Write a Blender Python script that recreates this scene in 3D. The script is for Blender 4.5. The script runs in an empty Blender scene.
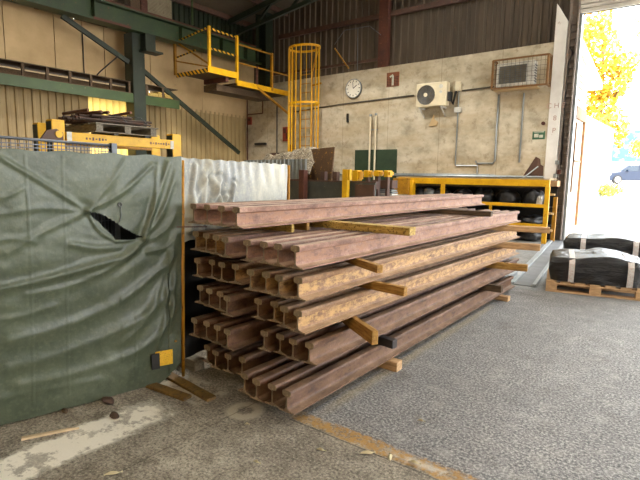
import bpy, bmesh, math, random
from mathutils import Vector, Matrix, noise as mnoise
from math import sin, cos, pi, radians as R, exp, hypot
random.seed(7)
scene = bpy.context.scene
COL = scene.collection

# ------------------------------------------------------------------ materials
def lin(c):
    return tuple(((v/255)/12.92 if v/255 <= .04045 else ((v/255+.055)/1.055)**2.4) for v in c)+(1,)
class NT:
    def __init__(s, name):
        s.m = bpy.data.materials.new(name); s.m.use_nodes = True
        s.t = s.m.node_tree; s.n = s.t.nodes; s.b = s.n['Principled BSDF']
    def node(s, ty, **kw):
        n = s.n.new(ty)
        for k, v in kw.items():
            if k.startswith('i_'): n.inputs[k[2:].replace('_', ' ')].default_value = v
            else: setattr(n, k, v)
        return n
    def link(s, a, b): s.t.links.new(a, b)
    def coords(s, scale=(1, 1, 1), world=False):
        if world:
            o = s.node('ShaderNodeNewGeometry').outputs['Position']
        else:
            o = s.node('ShaderNodeTexCoord').outputs['Object']
        mp = s.node('ShaderNodeMapping'); mp.inputs['Scale'].default_value = scale
        s.link(o, mp.inputs['Vector']); return mp.outputs['Vector']
    def noise(s, vec, scale, detail=5, rough=.6):
        n = s.node('ShaderNodeTexNoise'); n.inputs['Scale'].default_value = scale
        n.inputs['Detail'].default_value = detail; n.inputs['Roughness'].default_value = rough
        s.link(vec, n.inputs['Vector']); return n.outputs['Fac']
    def ramp(s, fac, stops):
        r = s.node('ShaderNodeValToRGB'); e = r.color_ramp.elements
        while len(e) < len(stops): e.new(.5)
        for i, (p, c) in enumerate(stops):
            e[i].position = p; e[i].color = c if len(c) == 4 else lin(c)
        s.link(fac, r.inputs['Fac']); return r.outputs['Color']
    def mix(s, fac, a, b, mode='MIX'):
        x = s.node('ShaderNodeMix', data_type='RGBA', blend_type=mode)
        for sock, v in ((x.inputs[0], fac), (x.inputs[6], a), (x.inputs[7], b)):
            if hasattr(v, 'is_linked'): s.link(v, sock)
            elif isinstance(v, (int, float)): sock.default_value = v
            else: sock.default_value = v if len(v) == 4 else lin(v)
        return x.outputs[2]
    def math(s, op, a, b=None, c=None, clamp=False):
        x = s.node('ShaderNodeMath', operation=op, use_clamp=clamp)
        for i, v in enumerate((a, b, c)):
            if v is None: continue
            if hasattr(v, 'is_linked'): s.link(v, x.inputs[i])
            else: x.inputs[i].default_value = v
        return x.outputs[0]
    def bump(s, h, strength=.3, dist=.01):
        b = s.node('ShaderNodeBump'); b.inputs['Strength'].default_value = strength; b.inputs['Distance'].default_value = dist
        s.link(h, b.inputs['Height']); s.link(b.outputs['Normal'], s.b.inputs['Normal'])
    def out(s, col, rough=.7, metal=0., spec=None):
        if hasattr(col, 'is_linked'): s.link(col, s.b.inputs['Base Color'])
        else: s.b.inputs['Base Color'].default_value = lin(col)
        if hasattr(rough, 'is_linked'): s.link(rough, s.b.inputs['Roughness'])
        else: s.b.inputs['Roughness'].default_value = rough
        s.b.inputs['Metallic'].default_value = metal
        if spec is not None: s.b.inputs['Specular IOR Level'].default_value = spec
        return s.m

def worn(name, base, dark, spot, rough=.55, scale=3., spotpos=(.6, .68), metal=0., bump=.15, streak=(1, 1, 1)):
    """painted or weathered surface: base colour varied to dark, chipped to spot"""
    t = NT(name); v = t.coords(streak)
    n = t.noise(v, scale, 6, .65); n2 = t.noise(v, scale*4.3, 5, .7)
    c = t.mix(t.ramp(n, [(.35, (0, 0, 0)), (.7, (255, 255, 255))]), dark, base)
    c = t.mix(t.ramp(n2, [(spotpos[0], (0, 0, 0)), (spotpos[1], (255, 255, 255))]), c, spot)
    t.bump(n2, bump, .01)
    return t.out(c, rough, metal)
def plain(name, c, rough=.6, metal=0., vary=.12, scale=6):
    t = NT(name); v = t.coords()
    n = t.noise(v, scale, 4)
    d = tuple(x*(1-vary*2) for x in c)
    return t.out(t.mix(t.ramp(n, [(.3, (0, 0, 0)), (.7, (255, 255, 255))]), d, c), rough, metal)

def rail_mat(name, a, b, c, patch=None, dusty=(190, 170, 144)):
    t = NT(name); v1 = t.coords((1, 1, 1)); v3 = t.coords((7, 3.2, 7))
    inf = t.node('ShaderNodeObjectInfo')
    off = t.node('ShaderNodeVectorMath', operation='ADD'); t.link(v3, off.inputs[0])
    cmb = t.node('ShaderNodeCombineXYZ'); rr = t.math('MULTIPLY', inf.outputs['Random'], 40.)
    t.link(rr, cmb.inputs[0]); t.link(rr, cmb.inputs[1]); t.link(cmb.outputs[0], off.inputs[1])
    n = t.noise(off.outputs[0], 1.6, 6, .7); n2 = t.noise(v1, 70, 4, .75)
    col = t.ramp(n, [(.3, a), (.5, b), (.7, c)])
    col = t.mix(t.ramp(n2, [(.4, (0, 0, 0)), (.6, (255, 255, 255))]), t.mix(.45, col, a), col)
    if patch:
        n3 = t.noise(off.outputs[0], 3.4, 7, .75)
        oz = t.node('ShaderNodeSeparateXYZ'); t.link(t.coords(), oz.inputs[0])
        web = t.math('MULTIPLY', t.math('MULTIPLY', t.math('SUBTRACT', oz.outputs[2], .026), 90., clamp=True), t.math('MULTIPLY', t.math('SUBTRACT', .104, oz.outputs[2]), 120., clamp=True))
        web = t.math("MULTIPLY_ADD", web, .72, .1)
        col = t.mix(t.math('MULTIPLY', t.ramp(n3, [(.44, (0, 0, 0)), (.56, (255, 255, 255))]), web), col, patch)
    gn = t.node('ShaderNodeNewGeometry'); sx = t.node('ShaderNodeSeparateXYZ'); t.link(gn.outputs['Normal'], sx.inputs[0])
    dust = t.math('MULTIPLY', t.math('GREATER_THAN', sx.outputs[2], .7), t.math('MULTIPLY_ADD', n, .8, -.12, clamp=True))
    col = t.mix(dust, col, dusty)
    hs = t.node('ShaderNodeHueSaturation'); t.link(col, hs.inputs['Color'])
    vv = t.math('MULTIPLY_ADD', inf.outputs['Random'], .35, .82); t.link(vv, hs.inputs['Value'])
    t.bump(n2, .18, .003)
    return t.out(hs.outputs['Color'], .62, .0)

M = {}
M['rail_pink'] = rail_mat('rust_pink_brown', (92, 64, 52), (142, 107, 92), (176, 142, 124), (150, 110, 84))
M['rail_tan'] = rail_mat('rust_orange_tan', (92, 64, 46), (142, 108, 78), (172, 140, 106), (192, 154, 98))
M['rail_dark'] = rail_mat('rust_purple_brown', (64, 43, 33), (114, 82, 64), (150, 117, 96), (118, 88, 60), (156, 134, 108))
M['rail_end'] = worn('cut_rail_end', (158, 142, 120), (112, 96, 80), (184, 168, 142), .6, 18, (.56, .66))
def wood(name, a, b, c, spots=None):
    t = NT(name); v = t.coords((3, 22, 22)); v1 = t.coords()
    n = t.noise(v, 2.2, 5, .65)
    col = t.ramp(n, [(.3, a), (.5, b), (.7, c)])
    if spots:
        col = t.mix(t.ramp(t.noise(v1, 70, 2, .5), [(.56, (0, 0, 0)), (.63, (255, 255, 255))]), col, spots)
    t.bump(n, .3, .004)
    return t.out(col, .75)
M['wood_yellow'] = wood('yellow_pine', (140, 112, 52), (186, 156, 82), (210, 184, 110), (120, 96, 50))
M['wood_ochre'] = wood('ochre_pine', (110, 78, 30), (158, 118, 54), (184, 146, 78))
M['wood_tan'] = wood('tan_pine', (150, 116, 80), (186, 150, 108), (208, 174, 132))
M['wood_dark'] = wood('dark_timber', (50, 38, 26), (82, 64, 44), (104, 82, 58))
M['wood_pallet'] = wood('pallet_wood', (140, 108, 74), (184, 148, 106), (206, 174, 132))
M['wood_grey'] = wood('grey_timber', (88, 80, 70), (120, 112, 98), (142, 134, 118))
M['steel_dark'] = worn('dark_steel', (66, 62, 62), (44, 40, 42), (86, 64, 50), .5)
M['yellow'] = worn('yellow_paint', (232, 180, 22), (206, 150, 10), (120, 84, 30), .45, 4, (.64, .7))
M['yellow_dirty'] = worn('dirty_yellow_paint', (186, 134, 28), (150, 102, 18), (92, 62, 26), .5, 5, (.56, .68))
M['yellow_bright'] = worn('bright_yellow_paint', (230, 182, 18), (208, 158, 10), (150, 112, 30), .45, 5, (.66, .7))
M['brown_paint'] = worn('brown_rusty_paint', (96, 68, 56), (74, 52, 44), (122, 82, 58), .6)
M['rust_red'] = worn('red_rust', (100, 54, 38), (70, 38, 30), (124, 78, 52), .7)
M['green_steel'] = worn('green_paint', (56, 76, 44), (40, 56, 36), (104, 74, 50), .5, 2.5, (.62, .68))
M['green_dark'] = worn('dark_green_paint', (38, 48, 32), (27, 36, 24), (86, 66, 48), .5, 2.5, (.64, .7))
M['green_light'] = worn('light_green_paint', (62, 84, 38), (50, 68, 32), (104, 100, 60), .5, 2, (.66, .72))
M['cream'] = worn('cream_board', (210, 182, 138), (188, 160, 118), (154, 128, 92), .75, 1.2, (.66, .8))
M['cream_mesh'] = worn('cream_perforated', (176, 164, 138), (150, 138, 114), (120, 106, 86), .8, 2)
M['gable'] = worn('brown_grey_sheeting', (92, 80, 66), (70, 60, 50), (110, 84, 62), .6, .9, (.6, .75), streak=(3, 3, .6))
M['sheet_cream'] = worn('cream_sheeting', (188, 164, 118), (158, 136, 94), (132, 110, 74), .6, .8, (.62, .75), streak=(3, 3, .6))
M['roof'] = worn('roof_sheeting', (104, 92, 76), (84, 74, 62), (72, 60, 50), .7, 1)
M['galv'] = worn('galvanised_steel', (158, 164, 166), (128, 136, 140), (108, 104, 98), .35, 3, metal=.55)
M['wire'] = plain('steel_wire', (104, 108, 114), .45, .5)
M['white'] = plain('white_paint', (222, 220, 212), .5)
M['white_dirty'] = worn('dirty_white_paint', (214, 210, 202), (186, 180, 172), (150, 132, 116), .6, 2.2, (.62, .72))
M['ac_cream'] = plain('cream_plastic', (222, 210, 180), .45, vary=.04)
M['ac_dark'] = plain('fan_shadow', (112, 104, 88), .6)  # flat plates behind the grilles; the recess shade is in this colour
M['pipe_grey'] = plain('pipe_grey', (96, 88, 76), .6)
M['cage_steel'] = worn('cage_steel', (138, 98, 52), (108, 76, 44), (90, 62, 44), .6)
M['black'] = plain('black_rubber', (22, 22, 24), .5)
M['black_steel'] = plain('black_steel', (36, 34, 34), .5)
M['clock_face'] = plain('clock_face', (236, 232, 220), .4, vary=.02)
M['sign_brown'] = plain('sign_brown', (140, 82, 50), .6)
M['sign_dots'] = plain('sign_dots', (82, 40, 28), .7)
M['sign_green'] = plain('sign_green', (70, 118, 90), .5)
M['pale_ink'] = plain('pale_ink', (210, 214, 196), .6)
M['red_box'] = plain('red_paint', (150, 54, 36), .5)
M['red_ink'] = plain('faded_red_ink', (206, 172, 158), .7)
M['rod_dark'] = worn('dark_rod', (70, 50, 38), (46, 34, 28), (104, 70, 46), .7, 6)
M['rod_rust'] = worn('rust_rod', (98, 62, 42), (70, 44, 32), (128, 84, 54), .7, 6)
M['board_green'] = worn('green_board', (52, 72, 48), (40, 58, 40), (96, 110, 76), .7, 4, (.66, .72))
M['plate_brown'] = worn('brown_plate', (104, 78, 50), (84, 62, 42), (168, 124, 48), .7, 3, (.57, .64))
M['panel_grey'] = worn('grey_green_panel', (78, 80, 72), (58, 60, 56), (98, 92, 78), .6, 3)
M['rubble'] = worn('rubble', (164, 152, 128), (84, 72, 58), (214, 206, 188), .9, 12, (.52, .6), bump=.8)
M['wall_out'] = plain('sunlit_render', (206, 200, 188), .8, vary=.04)
M['fascia'] = plain('fascia', (226, 222, 214), .7)
M['louvre'] = plain('louvre_wood', (130, 92, 56), .7)
M['fence_out'] = plain('pale_blue_fence', (150, 172, 186), .7)
M['leaf_yellow'] = worn('yellow_leaf', (204, 164, 24), (176, 132, 14), (190, 166, 60), .6, 8)
M['leaf_pale'] = worn('pale_leaf', (150, 140, 80), (120, 116, 84), (170, 160, 90), .6, 8)
M['leaf_green'] = worn('yellow_green_leaf', (170, 156, 40), (120, 116, 36), (180, 160, 50), .6, 8)
M['bark'] = worn('bark', (120, 102, 84), (92, 76, 62), (140, 124, 104), .9, 5)
M['car_blue'] = NT('car_paint').out((22, 36, 60), .35, .1)
M['car_glass'] = NT('car_glass').out((40, 52, 66), .08)
M['tyre'] = plain('tyre', (40, 40, 42), .8)
M['rim'] = plain('alloy', (176, 180, 184), .35, .5)
M['shed_blue'] = worn('blue_cladding', (76, 118, 160), (60, 100, 146), (150, 176, 196), .7, .35, (.52, .6))
M['lamp'] = plain('car_lamp', (230, 232, 232), .2)
M['strip'] = worn('pale_steel', (176, 182, 186), (146, 154, 160), (120, 120, 118), .4, 2.5, (.6, .72), streak=(6, 1, 1))
M['strip_dull'] = worn('dull_steel', (128, 132, 136), (104, 108, 112), (96, 94, 90), .55, 2.5)
M['foot_dirty'] = worn('dirty_ochre_steel', (134, 104, 50), (100, 76, 38), (76, 58, 38), .6, 8, (.52, .64))
M['jamb'] = worn('grey_brown_steel', (146, 134, 124), (112, 102, 96), (150, 112, 88), .6, 4)
M['white_panel'] = worn('white_panel', (236, 234, 230), (214, 210, 206), (180, 160, 146), .6, 1.6, (.66, .76))
M['tag'] = worn('yellow_tag', (236, 190, 40), (216, 166, 26), (110, 80, 30), .5, 30, (.58, .64))
M['stone'] = plain('stone', (92, 70, 58), .9)
M['leaf_dry'] = plain('dry_leaf', (226, 214, 176), .8)
M['wood_chip'] = plain('wood_chip', (224, 200, 164), .8)
M['strap'] = worn('white_strap', (206, 204, 200), (186, 182, 178), (160, 78, 54), .45, 24, (.55, .6))
def film():
    t = NT('black_stretch_film'); v = t.coords((1, 1, 7)); v2 = t.coords()
    n = t.noise(v, 5, 5, .7); n2 = t.noise(v2, 14, 4, .6)
    t.bump(t.math('ADD', n, n2), .7, .03)
    return t.out((19, 18, 19), .24)
M['film'] = film()
def bulk():
    t = NT('black_bulk_bag'); v = t.coords()
    n = t.noise(v, 9, 5, .7); t.bump(n, .6, .03)
    return t.out(t.ramp(n, [(.3, (18, 18, 19)), (.66, (46, 46, 48)), (.75, (110, 112, 112))]), .4)
M['bag'] = bulk()
def tarp(name, base, dark, dusty, rough, streak=1.):
    t = NT(name); v = t.coords(); v2 = t.coords((1, 1, streak))
    n = t.noise(v2, 3.2, 6, .7); n2 = t.noise(v, 40, 4, .6)
    c = t.mix(t.ramp(n, [(.35, (0, 0, 0)), (.66, (255, 255, 255))]), dark, base)
    c = t.mix(t.math('MULTIPLY', t.ramp(n2, [(.5, (0, 0, 0)), (.75, (255, 255, 255))]), .35), c, dusty)
    t.bump(t.noise(v, 22, 5, .6), .22, .012)
    return t.out(c, rough)
M['tarp_green'] = tarp('green_tarpaulin', (84, 92, 74), (64, 73, 58), (116, 120, 98), .36)
M['tarp_silver'] = tarp('silver_tarpaulin', (184, 184, 172), (112, 118, 124), (214, 206, 176), .3, .4)
M['shade_black'] = plain('black_sheet', (16, 17, 19), .5)
def hazard():
    t = NT('black_yellow_tape'); g = t.node('ShaderNodeNewGeometry'); sp = t.node('ShaderNodeSeparateXYZ')
    t.link(g.outputs['Position'], sp.inputs[0])
    s = t.math('ADD', t.math('ADD', sp.outputs[0], sp.outputs[1]), sp.outputs[2])
    m = t.math('GREATER_THAN', t.math('FRACT', t.math('MULTIPLY', s, 6.)), .5)
    return t.out(t.mix(m, (30, 26, 22), (226, 172, 34)), .5)
M['hazard'] = hazard()

def floor_mat():
    t = NT('workshop_floor'); v = t.coords(world=True)
    g = t.node('ShaderNodeNewGeometry'); sp = t.node('ShaderNodeSeparateXYZ'); t.link(g.outputs['Position'], sp.inputs[0])
    X, Y = sp.outputs[0], sp.outputs[1]
    big = t.noise(v, 1.1, 5, .6); mid = t.noise(v, 7, 5, .7); fine = t.noise(v, 90, 3, .7); grit = t.noise(v, 58, 4, .8)
    def wob(amt, nz=mid): return t.math('MULTIPLY_ADD', nz, amt, -amt/2)
    def band(coord, a, b, soft=.01, nz=None, amt=0.):       # 1 between a and b
        c = t.math('ADD', coord, wob(amt, nz or mid)) if amt else coord
        u = t.math('MULTIPLY', t.math('SUBTRACT', c, a), 1/soft, clamp=True)
        w = t.math('MULTIPLY', t.math('SUBTRACT', b, c), 1/soft, clamp=True)
        return t.math('MULTIPLY', u, w)
    def AND(*m):
        r = m[0]
        for x in m[1:]: r = t.math('MULTIPLY', r, x)
        return r
    asphalt = t.ramp(grit, [(.36, (50, 50, 53)), (.5, (122, 122, 124)), (.62, (194, 192, 190))])
    asphalt = t.mix(t.ramp(big, [(.35, (0, 0, 0)), (.7, (255, 255, 255))]), asphalt, t.mix(.35, asphalt, (92, 92, 94)))
    asphalt = t.mix(t.math('MULTIPLY', t.ramp(mid, [(.52, (0, 0, 0)), (.66, (255, 255, 255))]), .35), asphalt, (176, 174, 170))
    conc = t.ramp(mid, [(.28, (106, 100, 90)), (.5, (154, 147, 134)), (.72, (188, 181, 167))])
    conc = t.mix(t.ramp(big, [(.4, (0, 0, 0)), (.65, (255, 255, 255))]), t.mix(.45, conc, (86, 76, 64)), conc)
    conc = t.mix(t.math('MULTIPLY', t.ramp(grit, [(.4, (255, 255, 255)), (.5, (0, 0, 0))]), .75), conc, (58, 53, 48))
    conc = t.mix(t.math('MULTIPLY', t.ramp(grit, [(.54, (0, 0, 0)), (.64, (255, 255, 255))]), .5), conc, (214, 206, 190))
    is_asph = AND(t.math('GREATER_THAN', X, -1.86), band(Y, 2.33, 100, .015, mid, .03))
    col = t.mix(is_asph, conc, asphalt)
    # smooth slab under and beyond the stack and a darker slab by the door
    col = t.mix(t.math('MULTIPLY', t.math('GREATER_THAN', Y, 7.08), .45), col, (118, 124, 128))
    # white worn paint patch, round stain, yellow line, joints
    wear = t.ramp(t.noise(v, 5.5, 7, .75), [(.44, (0, 0, 0)), (.53, (255, 255, 255))])
    patch = AND(band(X, -2.86, -2.50, .05, mid, .22), band(Y, .2, 1.86, .1, mid, .4))
    patch2 = AND(band(X, -3.0, -2.45, .06, mid, .2), band(Y, 1.95, 2.3, .05, mid, .2))
    col = t.mix(t.math('MULTIPLY', AND(patch, t.math('ADD', wear, .35, clamp=True)), .9), col, (246, 243, 232))
    col = t.mix(t.math('MULTIPLY', AND(patch2, wear), .7), col, (198, 192, 178))
    d = t.math('SQRT', t.math('ADD', t.math('POWER', t.math('ADD', X, 2.2), 2), t.math('POWER', t.math('SUBTRACT', Y, 2.13), 2)))
    ring = band(d, .035, .14, .03, mid, .07)
    col = t.mix(t.math('MULTIPLY', ring, .8), col, (196, 188, 168))
    yl = AND(band(Y, 2.235, 2.37, .02, mid, .1), band(X, -1.95, -.55, .1), t.ramp(t.noise(v, 16, 5, .8), [(.3, (90, 90, 90)), (.5, (255, 255, 255))]))
    col = t.mix(t.math('MULTIPLY', t.math('MULTIPLY', yl, t.math('ADD', t.ramp(t.noise(v, 19, 6, .8), [(.45, (0, 0, 0)), (.55, (255, 255, 255))]), .25, clamp=True)), .9), col, (176, 132, 58))
    wl = AND(band(Y, 2.26, 2.34, .03, mid, .08), band(X, -1.25, -.4, .15), wear)
    col = t.mix(t.math('MULTIPLY', wl, .6), col, (206, 204, 196))
    yl2 = AND(band(X, -1.86, -1.72, .06, mid, .1), band(Y, 2.35, 6.0, .3))
    col = t.mix(t.math('MULTIPLY', yl2, .28), col, (176, 152, 92))
    for a, b, w in ((2.222, 2.236, Y), (7.072, 7.086, Y)):
        col = t.mix(t.math('MULTIPLY', AND(band(w, a, b, .004, mid, .012), t.math('GREATER_THAN', X, -1.9)), .7), col, (58, 54, 50))
    col = t.mix(t.math('MULTIPLY', AND(band(X, -2.235, -2.222, .004, mid, .02), t.math('LESS_THAN', Y, 2.3)), .5), col, (64, 58, 52))
    col = t.mix(t.math('MULTIPLY', t.ramp(t.noise(v, 2.6, 6, .7), [(.56, (0, 0, 0)), (.68, (255, 255, 255))]), .35), col, (70, 62, 54))
    t.bump(t.math('ADD', t.math('MULTIPLY', fine, .6), grit), .5, .008)
    return t.out(col, t.math('MULTIPLY_ADD', mid, -.25, .78))
M['floor'] = floor_mat()
def yard_mat():
    t = NT('sunlit_yard'); v = t.coords(world=True)
    return t.out(t.ramp(t.noise(v, 1.5, 5), [(.3, (196, 192, 182)), (.7, (222, 218, 208))]), .9)
M['yard'] = yard_mat()
def block_wall():
    t = NT('dusty_beige_wall'); v = t.coords(world=True); vs = t.coords((1.1, 1.1, 1.5), world=True); vh = t.coords((.5, .5, 2.), world=True)
    n = t.noise(vs, 1.5, 7, .65); n2 = t.noise(v, 4.5, 6, .7); n3 = t.noise(vh, 1.1, 5, .6)
    c = t.ramp(n, [(.3, (152, 142, 122)), (.5, (192, 182, 160)), (.7, (214, 206, 188))])
    c = t.mix(t.math('MULTIPLY', t.ramp(n3, [(.45, (0, 0, 0)), (.65, (255, 255, 255))]), .5), c, (170, 148, 112))
    c = t.mix(t.math('MULTIPLY', t.ramp(n2, [(.54, (0, 0, 0)), (.68, (255, 255, 255))]), .6), c, (132, 116, 94))
    g = t.node('ShaderNodeNewGeometry'); sp = t.node('ShaderNodeSeparateXYZ'); t.link(g.outputs['Position'], sp.inputs[0])
    j = t.math('LESS_THAN', t.math('ABSOLUTE', t.math('SUBTRACT', t.math('FRACT', t.math('MULTIPLY', sp.outputs[0], .6)), .5)), .006)
    c = t.mix(t.math('MULTIPLY', j, .4), c, (116, 100, 78))
    t.bump(n2, .3, .01)
    return t.out(c, .85)
M['block'] = block_wall()

def fibreglass():
    t = NT('yellow_fibreglass_sheet'); t.out((216, 190, 122), .6); tr = t.node('ShaderNodeBsdfTranslucent'); tr.inputs['Color'].default_value = lin((214, 180, 96))
    mx = t.node('ShaderNodeMixShader'); mx.inputs[0].default_value = .45; t.link(t.b.outputs[0], mx.inputs[1]); t.link(tr.outputs[0], mx.inputs[2])
    t.link(mx.outputs[0], t.n['Material Output'].inputs['Surface']); return t.m
M['fibreglass'] = fibreglass()
def skylight():
    t = NT('translucent_roof_sheet'); tr = t.node('ShaderNodeBsdfTranslucent'); tr.inputs['Color'].default_value = (.85, .82, .76, 1)
    o = t.n['Material Output']; t.link(tr.outputs[0], o.inputs['Surface']); return t.m
M['skylight'] = skylight()
# ------------------------------------------------------------------ mesh helper
ORG = {}
class MB:
    def __init__(s): s.v = []; s.f = []
    def add(s, vs, fs):
        o = len(s.v); s.v += [Vector(p) for p in vs]; s.f += [tuple(i+o for i in f) for f in fs]; return s
    def box(s, x0, x1, y0, y1, z0, z1, rz=0., piv=None):
        vs = [Vector((x, y, z)) for z in (z0, z1) for y in (y0, y1) for x in (x0, x1)]
        if rz:
            pv = Vector(piv) if piv else Vector(((x0+x1)/2, (y0+y1)/2, 0)); m = Matrix.Rotation(rz, 3, 'Z')
            vs = [m @ (p-pv)+pv for p in vs]
        return s.add(vs, [(0, 2, 3, 1), (4, 5, 7, 6), (0, 1, 5, 4), (2, 6, 7, 3), (0, 4, 6, 2), (1, 3, 7, 5)])
    def bar(s, a, b, w, h, up=(0, 0, 1)):
        a, b = Vector(a), Vector(b); d = (b-a).normalized(); u = Vector(up)
        if abs(d.dot(u)) > .98: u = Vector((0, 1, 0))
        x = d.cross(u).normalized()*w/2; z = x.cross(d).normalized()*h/2
        return s.add([p+i*x+j*z for p in (a, b) for j in (-1, 1) for i in (-1, 1)],
                     [(0, 1, 3, 2), (4, 6, 7, 5), (0, 4, 5, 1), (2, 3, 7, 6), (0, 2, 6, 4), (1, 5, 7, 3)])
    def tube(s, pts, r, n=10, r1=None, caps=True):
        pts = [Vector(p) for p in pts]; k = len(pts); o = len(s.v); ref = None
        for i, p in enumerate(pts):
            d = (pts[min(i+1, k-1)]-pts[max(i-1, 0)]).normalized()
            if ref is None: ref = Vector((0, 0, 1)) if abs(d.z) < .9 else Vector((1, 0, 0))
            x = d.cross(ref).normalized(); ref = x.cross(d).normalized()
            rr = r if r1 is None else r+(r1-r)*i/(k-1)
            for q in range(n):
                a = 2*pi*q/n; s.v.append(p+x*cos(a)*rr+ref*sin(a)*rr)
        for i in range(k-1):
            for q in range(n):
                s.f.append((o+i*n+q, o+i*n+(q+1) % n, o+(i+1)*n+(q+1) % n, o+(i+1)*n+q))
        if caps:
            s.f.append(tuple(o+q for q in range(n))[::-1]); s.f.append(tuple(o+(k-1)*n+q for q in range(n)))
        return s
    def prism(s, prof, a, b, xa, za):
        """2D profile (u,v) swept from a to b; u along xa, v along za"""
        a, b, xa, za = Vector(a), Vector(b), Vector(xa), Vector(za); n = len(prof)
        vs = [p+xa*u+za*v for p in (a, b) for u, v in prof]
        return s.add(vs, [tuple(range(n))[::-1], tuple(range(n, 2*n))]+[(i, (i+1) % n, n+(i+1) % n, n+i) for i in range(n)])
    def disc(s, c, ax, r, h, n=24):
        c, ax = Vector(c), Vector(ax).normalized(); return s.tube([c-ax*h/2, c+ax*h/2], r, n)
    def ring(s, c, ax, r, rr, n=28, m=8):
        c, ax = Vector(c), Vector(ax).normalized(); u = ax.orthogonal().normalized(); w = ax.cross(u); o = len(s.v)
        for i in range(n):
            a = 2*pi*i/n; d = u*cos(a)+w*sin(a)
            for j in range(m):
                b = 2*pi*j/m; s.v.append(c+d*(r+rr*cos(b))+ax*rr*sin(b))
        for i in range(n):
            for j in range(m):
                s.f.append((o+i*m+j, o+((i+1) % n)*m+j, o+((i+1) % n)*m+(j+1) % m, o+i*m+(j+1) % m))
        return s
    def grid(s, fn, nu, nv, keep=None):
        o = len(s.v)
        for j in range(nv+1):
            for i in range(nu+1): s.v.append(Vector(fn(i/nu, j/nv)))
        for j in range(nv):
            for i in range(nu):
                if keep and not keep((i+.5)/nu, (j+.5)/nv): continue
                a = o+j*(nu+1)+i; s.f.append((a, a+1, a+nu+2, a+nu+1))
        return s
    def build(s, name, mat, parent=None, org=None, smooth=False, bevel=0., solid=0., fix=True):
        if parent is not None: o = ORG[parent.name]
        elif org is not None: o = Vector(org)
        else:
            lo = Vector((min(p.x for p in s.v), min(p.y for p in s.v), min(p.z for p in s.v)))
            hi = Vector((max(p.x for p in s.v), max(p.y for p in s.v), max(p.z for p in s.v)))
            o = Vector(((lo.x+hi.x)/2, (lo.y+hi.y)/2, lo.z))
        me = bpy.data.meshes.new(name); me.from_pydata([p-o for p in s.v], [], s.f)
        if fix:
            bm = bmesh.new(); bm.from_mesh(me); bmesh.ops.recalc_face_normals(bm, faces=bm.faces); bm.to_mesh(me); bm.free()
        if smooth:
            for p in me.polygons: p.use_smooth = True
        me.materials.append(mat)
        ob = bpy.data.objects.new(name, me); COL.objects.link(ob)
        if parent is not None: ob.parent = parent
        else: ob.location = o
        ORG[ob.name] = o
        if solid:
            md = ob.modifiers.new('thick', 'SOLIDIFY'); md.thickness = solid; md.offset = 0
        if bevel:
            md = ob.modifiers.new('edge', 'BEVEL'); md.width = bevel; md.segments = 2; md.limit_method = 'ANGLE'
        return ob
def tag(o, label, cat, group=None, kind=None):
    o['label'] = label; o['category'] = cat
    if group: o['group'] = group
    if kind: o['kind'] = kind
    return o
def thing(name, loc, label, cat, group=None):
    o = bpy.data.objects.new(name, None); COL.objects.link(o); o.location = loc; o.empty_display_size = .1
    ORG[o.name] = Vector(loc); return tag(o, label, cat, group)
def struct(o): o['kind'] = 'structure'; return o
def corr(mb, a, b, z0, z1, out, pitch=.2, depth=.035):
    """trapezoid sheeting from a to b (xy), between heights, ribs towards out"""
    a, b = Vector((a[0], a[1], 0)), Vector((b[0], b[1], 0)); L = (b-a).length; d = (b-a)/L; o = Vector((out[0], out[1], 0)); n = int(L/pitch)
    pr = []
    for i in range(n):
        for f, h in ((0, 0), (.55, 0), (.65, 1), (.9, 1)): pr.append((pitch*(i+f), h*depth))
    pr.append((L, 0)); k = len(pr)
    za = z0 if callable(z0) else (lambda t: z0); zb = z1 if callable(z1) else (lambda t: z1)
    vs = []
    for u, h in pr:
        p = a+d*u+o*h; vs += [p+Vector((0, 0, za(u/L))), p+Vector((0, 0, zb(u/L)))]
    mb.add(vs, [(2*i, 2*i+2, 2*i+3, 2*i+1) for i in range(k-1)]); return mb
ORD = ['first', 'second', 'third', 'fourth', 'fifth', 'sixth', 'seventh', 'eighth']

#@@SETTING
# ------------------------------------------------------------------ setting
fl = MB().box(-13.9, 9, -4, 14.3, -.2, 0).build('floor', M['floor'], org=(0, 0, 0)); struct(fl)
YA, YB = 14.3, 18.
MB().add([(-30, 14.3, -.01), (40, 14.3, -.01), (-30, 18, .95), (40, 18, .95), (-30, 46, 1.22), (40, 46, 1.22), (-30, 120, 1.6), (40, 120, 1.6)],
         [(0, 1, 3, 2), (2, 3, 5, 4), (4, 5, 7, 6)]).build('ground', M['yard'], org=(0, 14.3, 0))
struct(bpy.data.objects['ground'])
struct(MB().add([(9, -30, -.05), (60, -30, -.05), (60, 14.3, -.05), (9, 14.3, -.05)], [(0, 1, 2, 3)]).build('ground', M['yard'], org=(9, 0, -.05)))
struct(MB().add([(-40, -40, -.05), (60, -40, -.05), (60, -4, -.05), (-40, -4, -.05)], [(0, 1, 2, 3)]).build('ground', M['yard'], org=(0, -20, -.05)))

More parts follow.
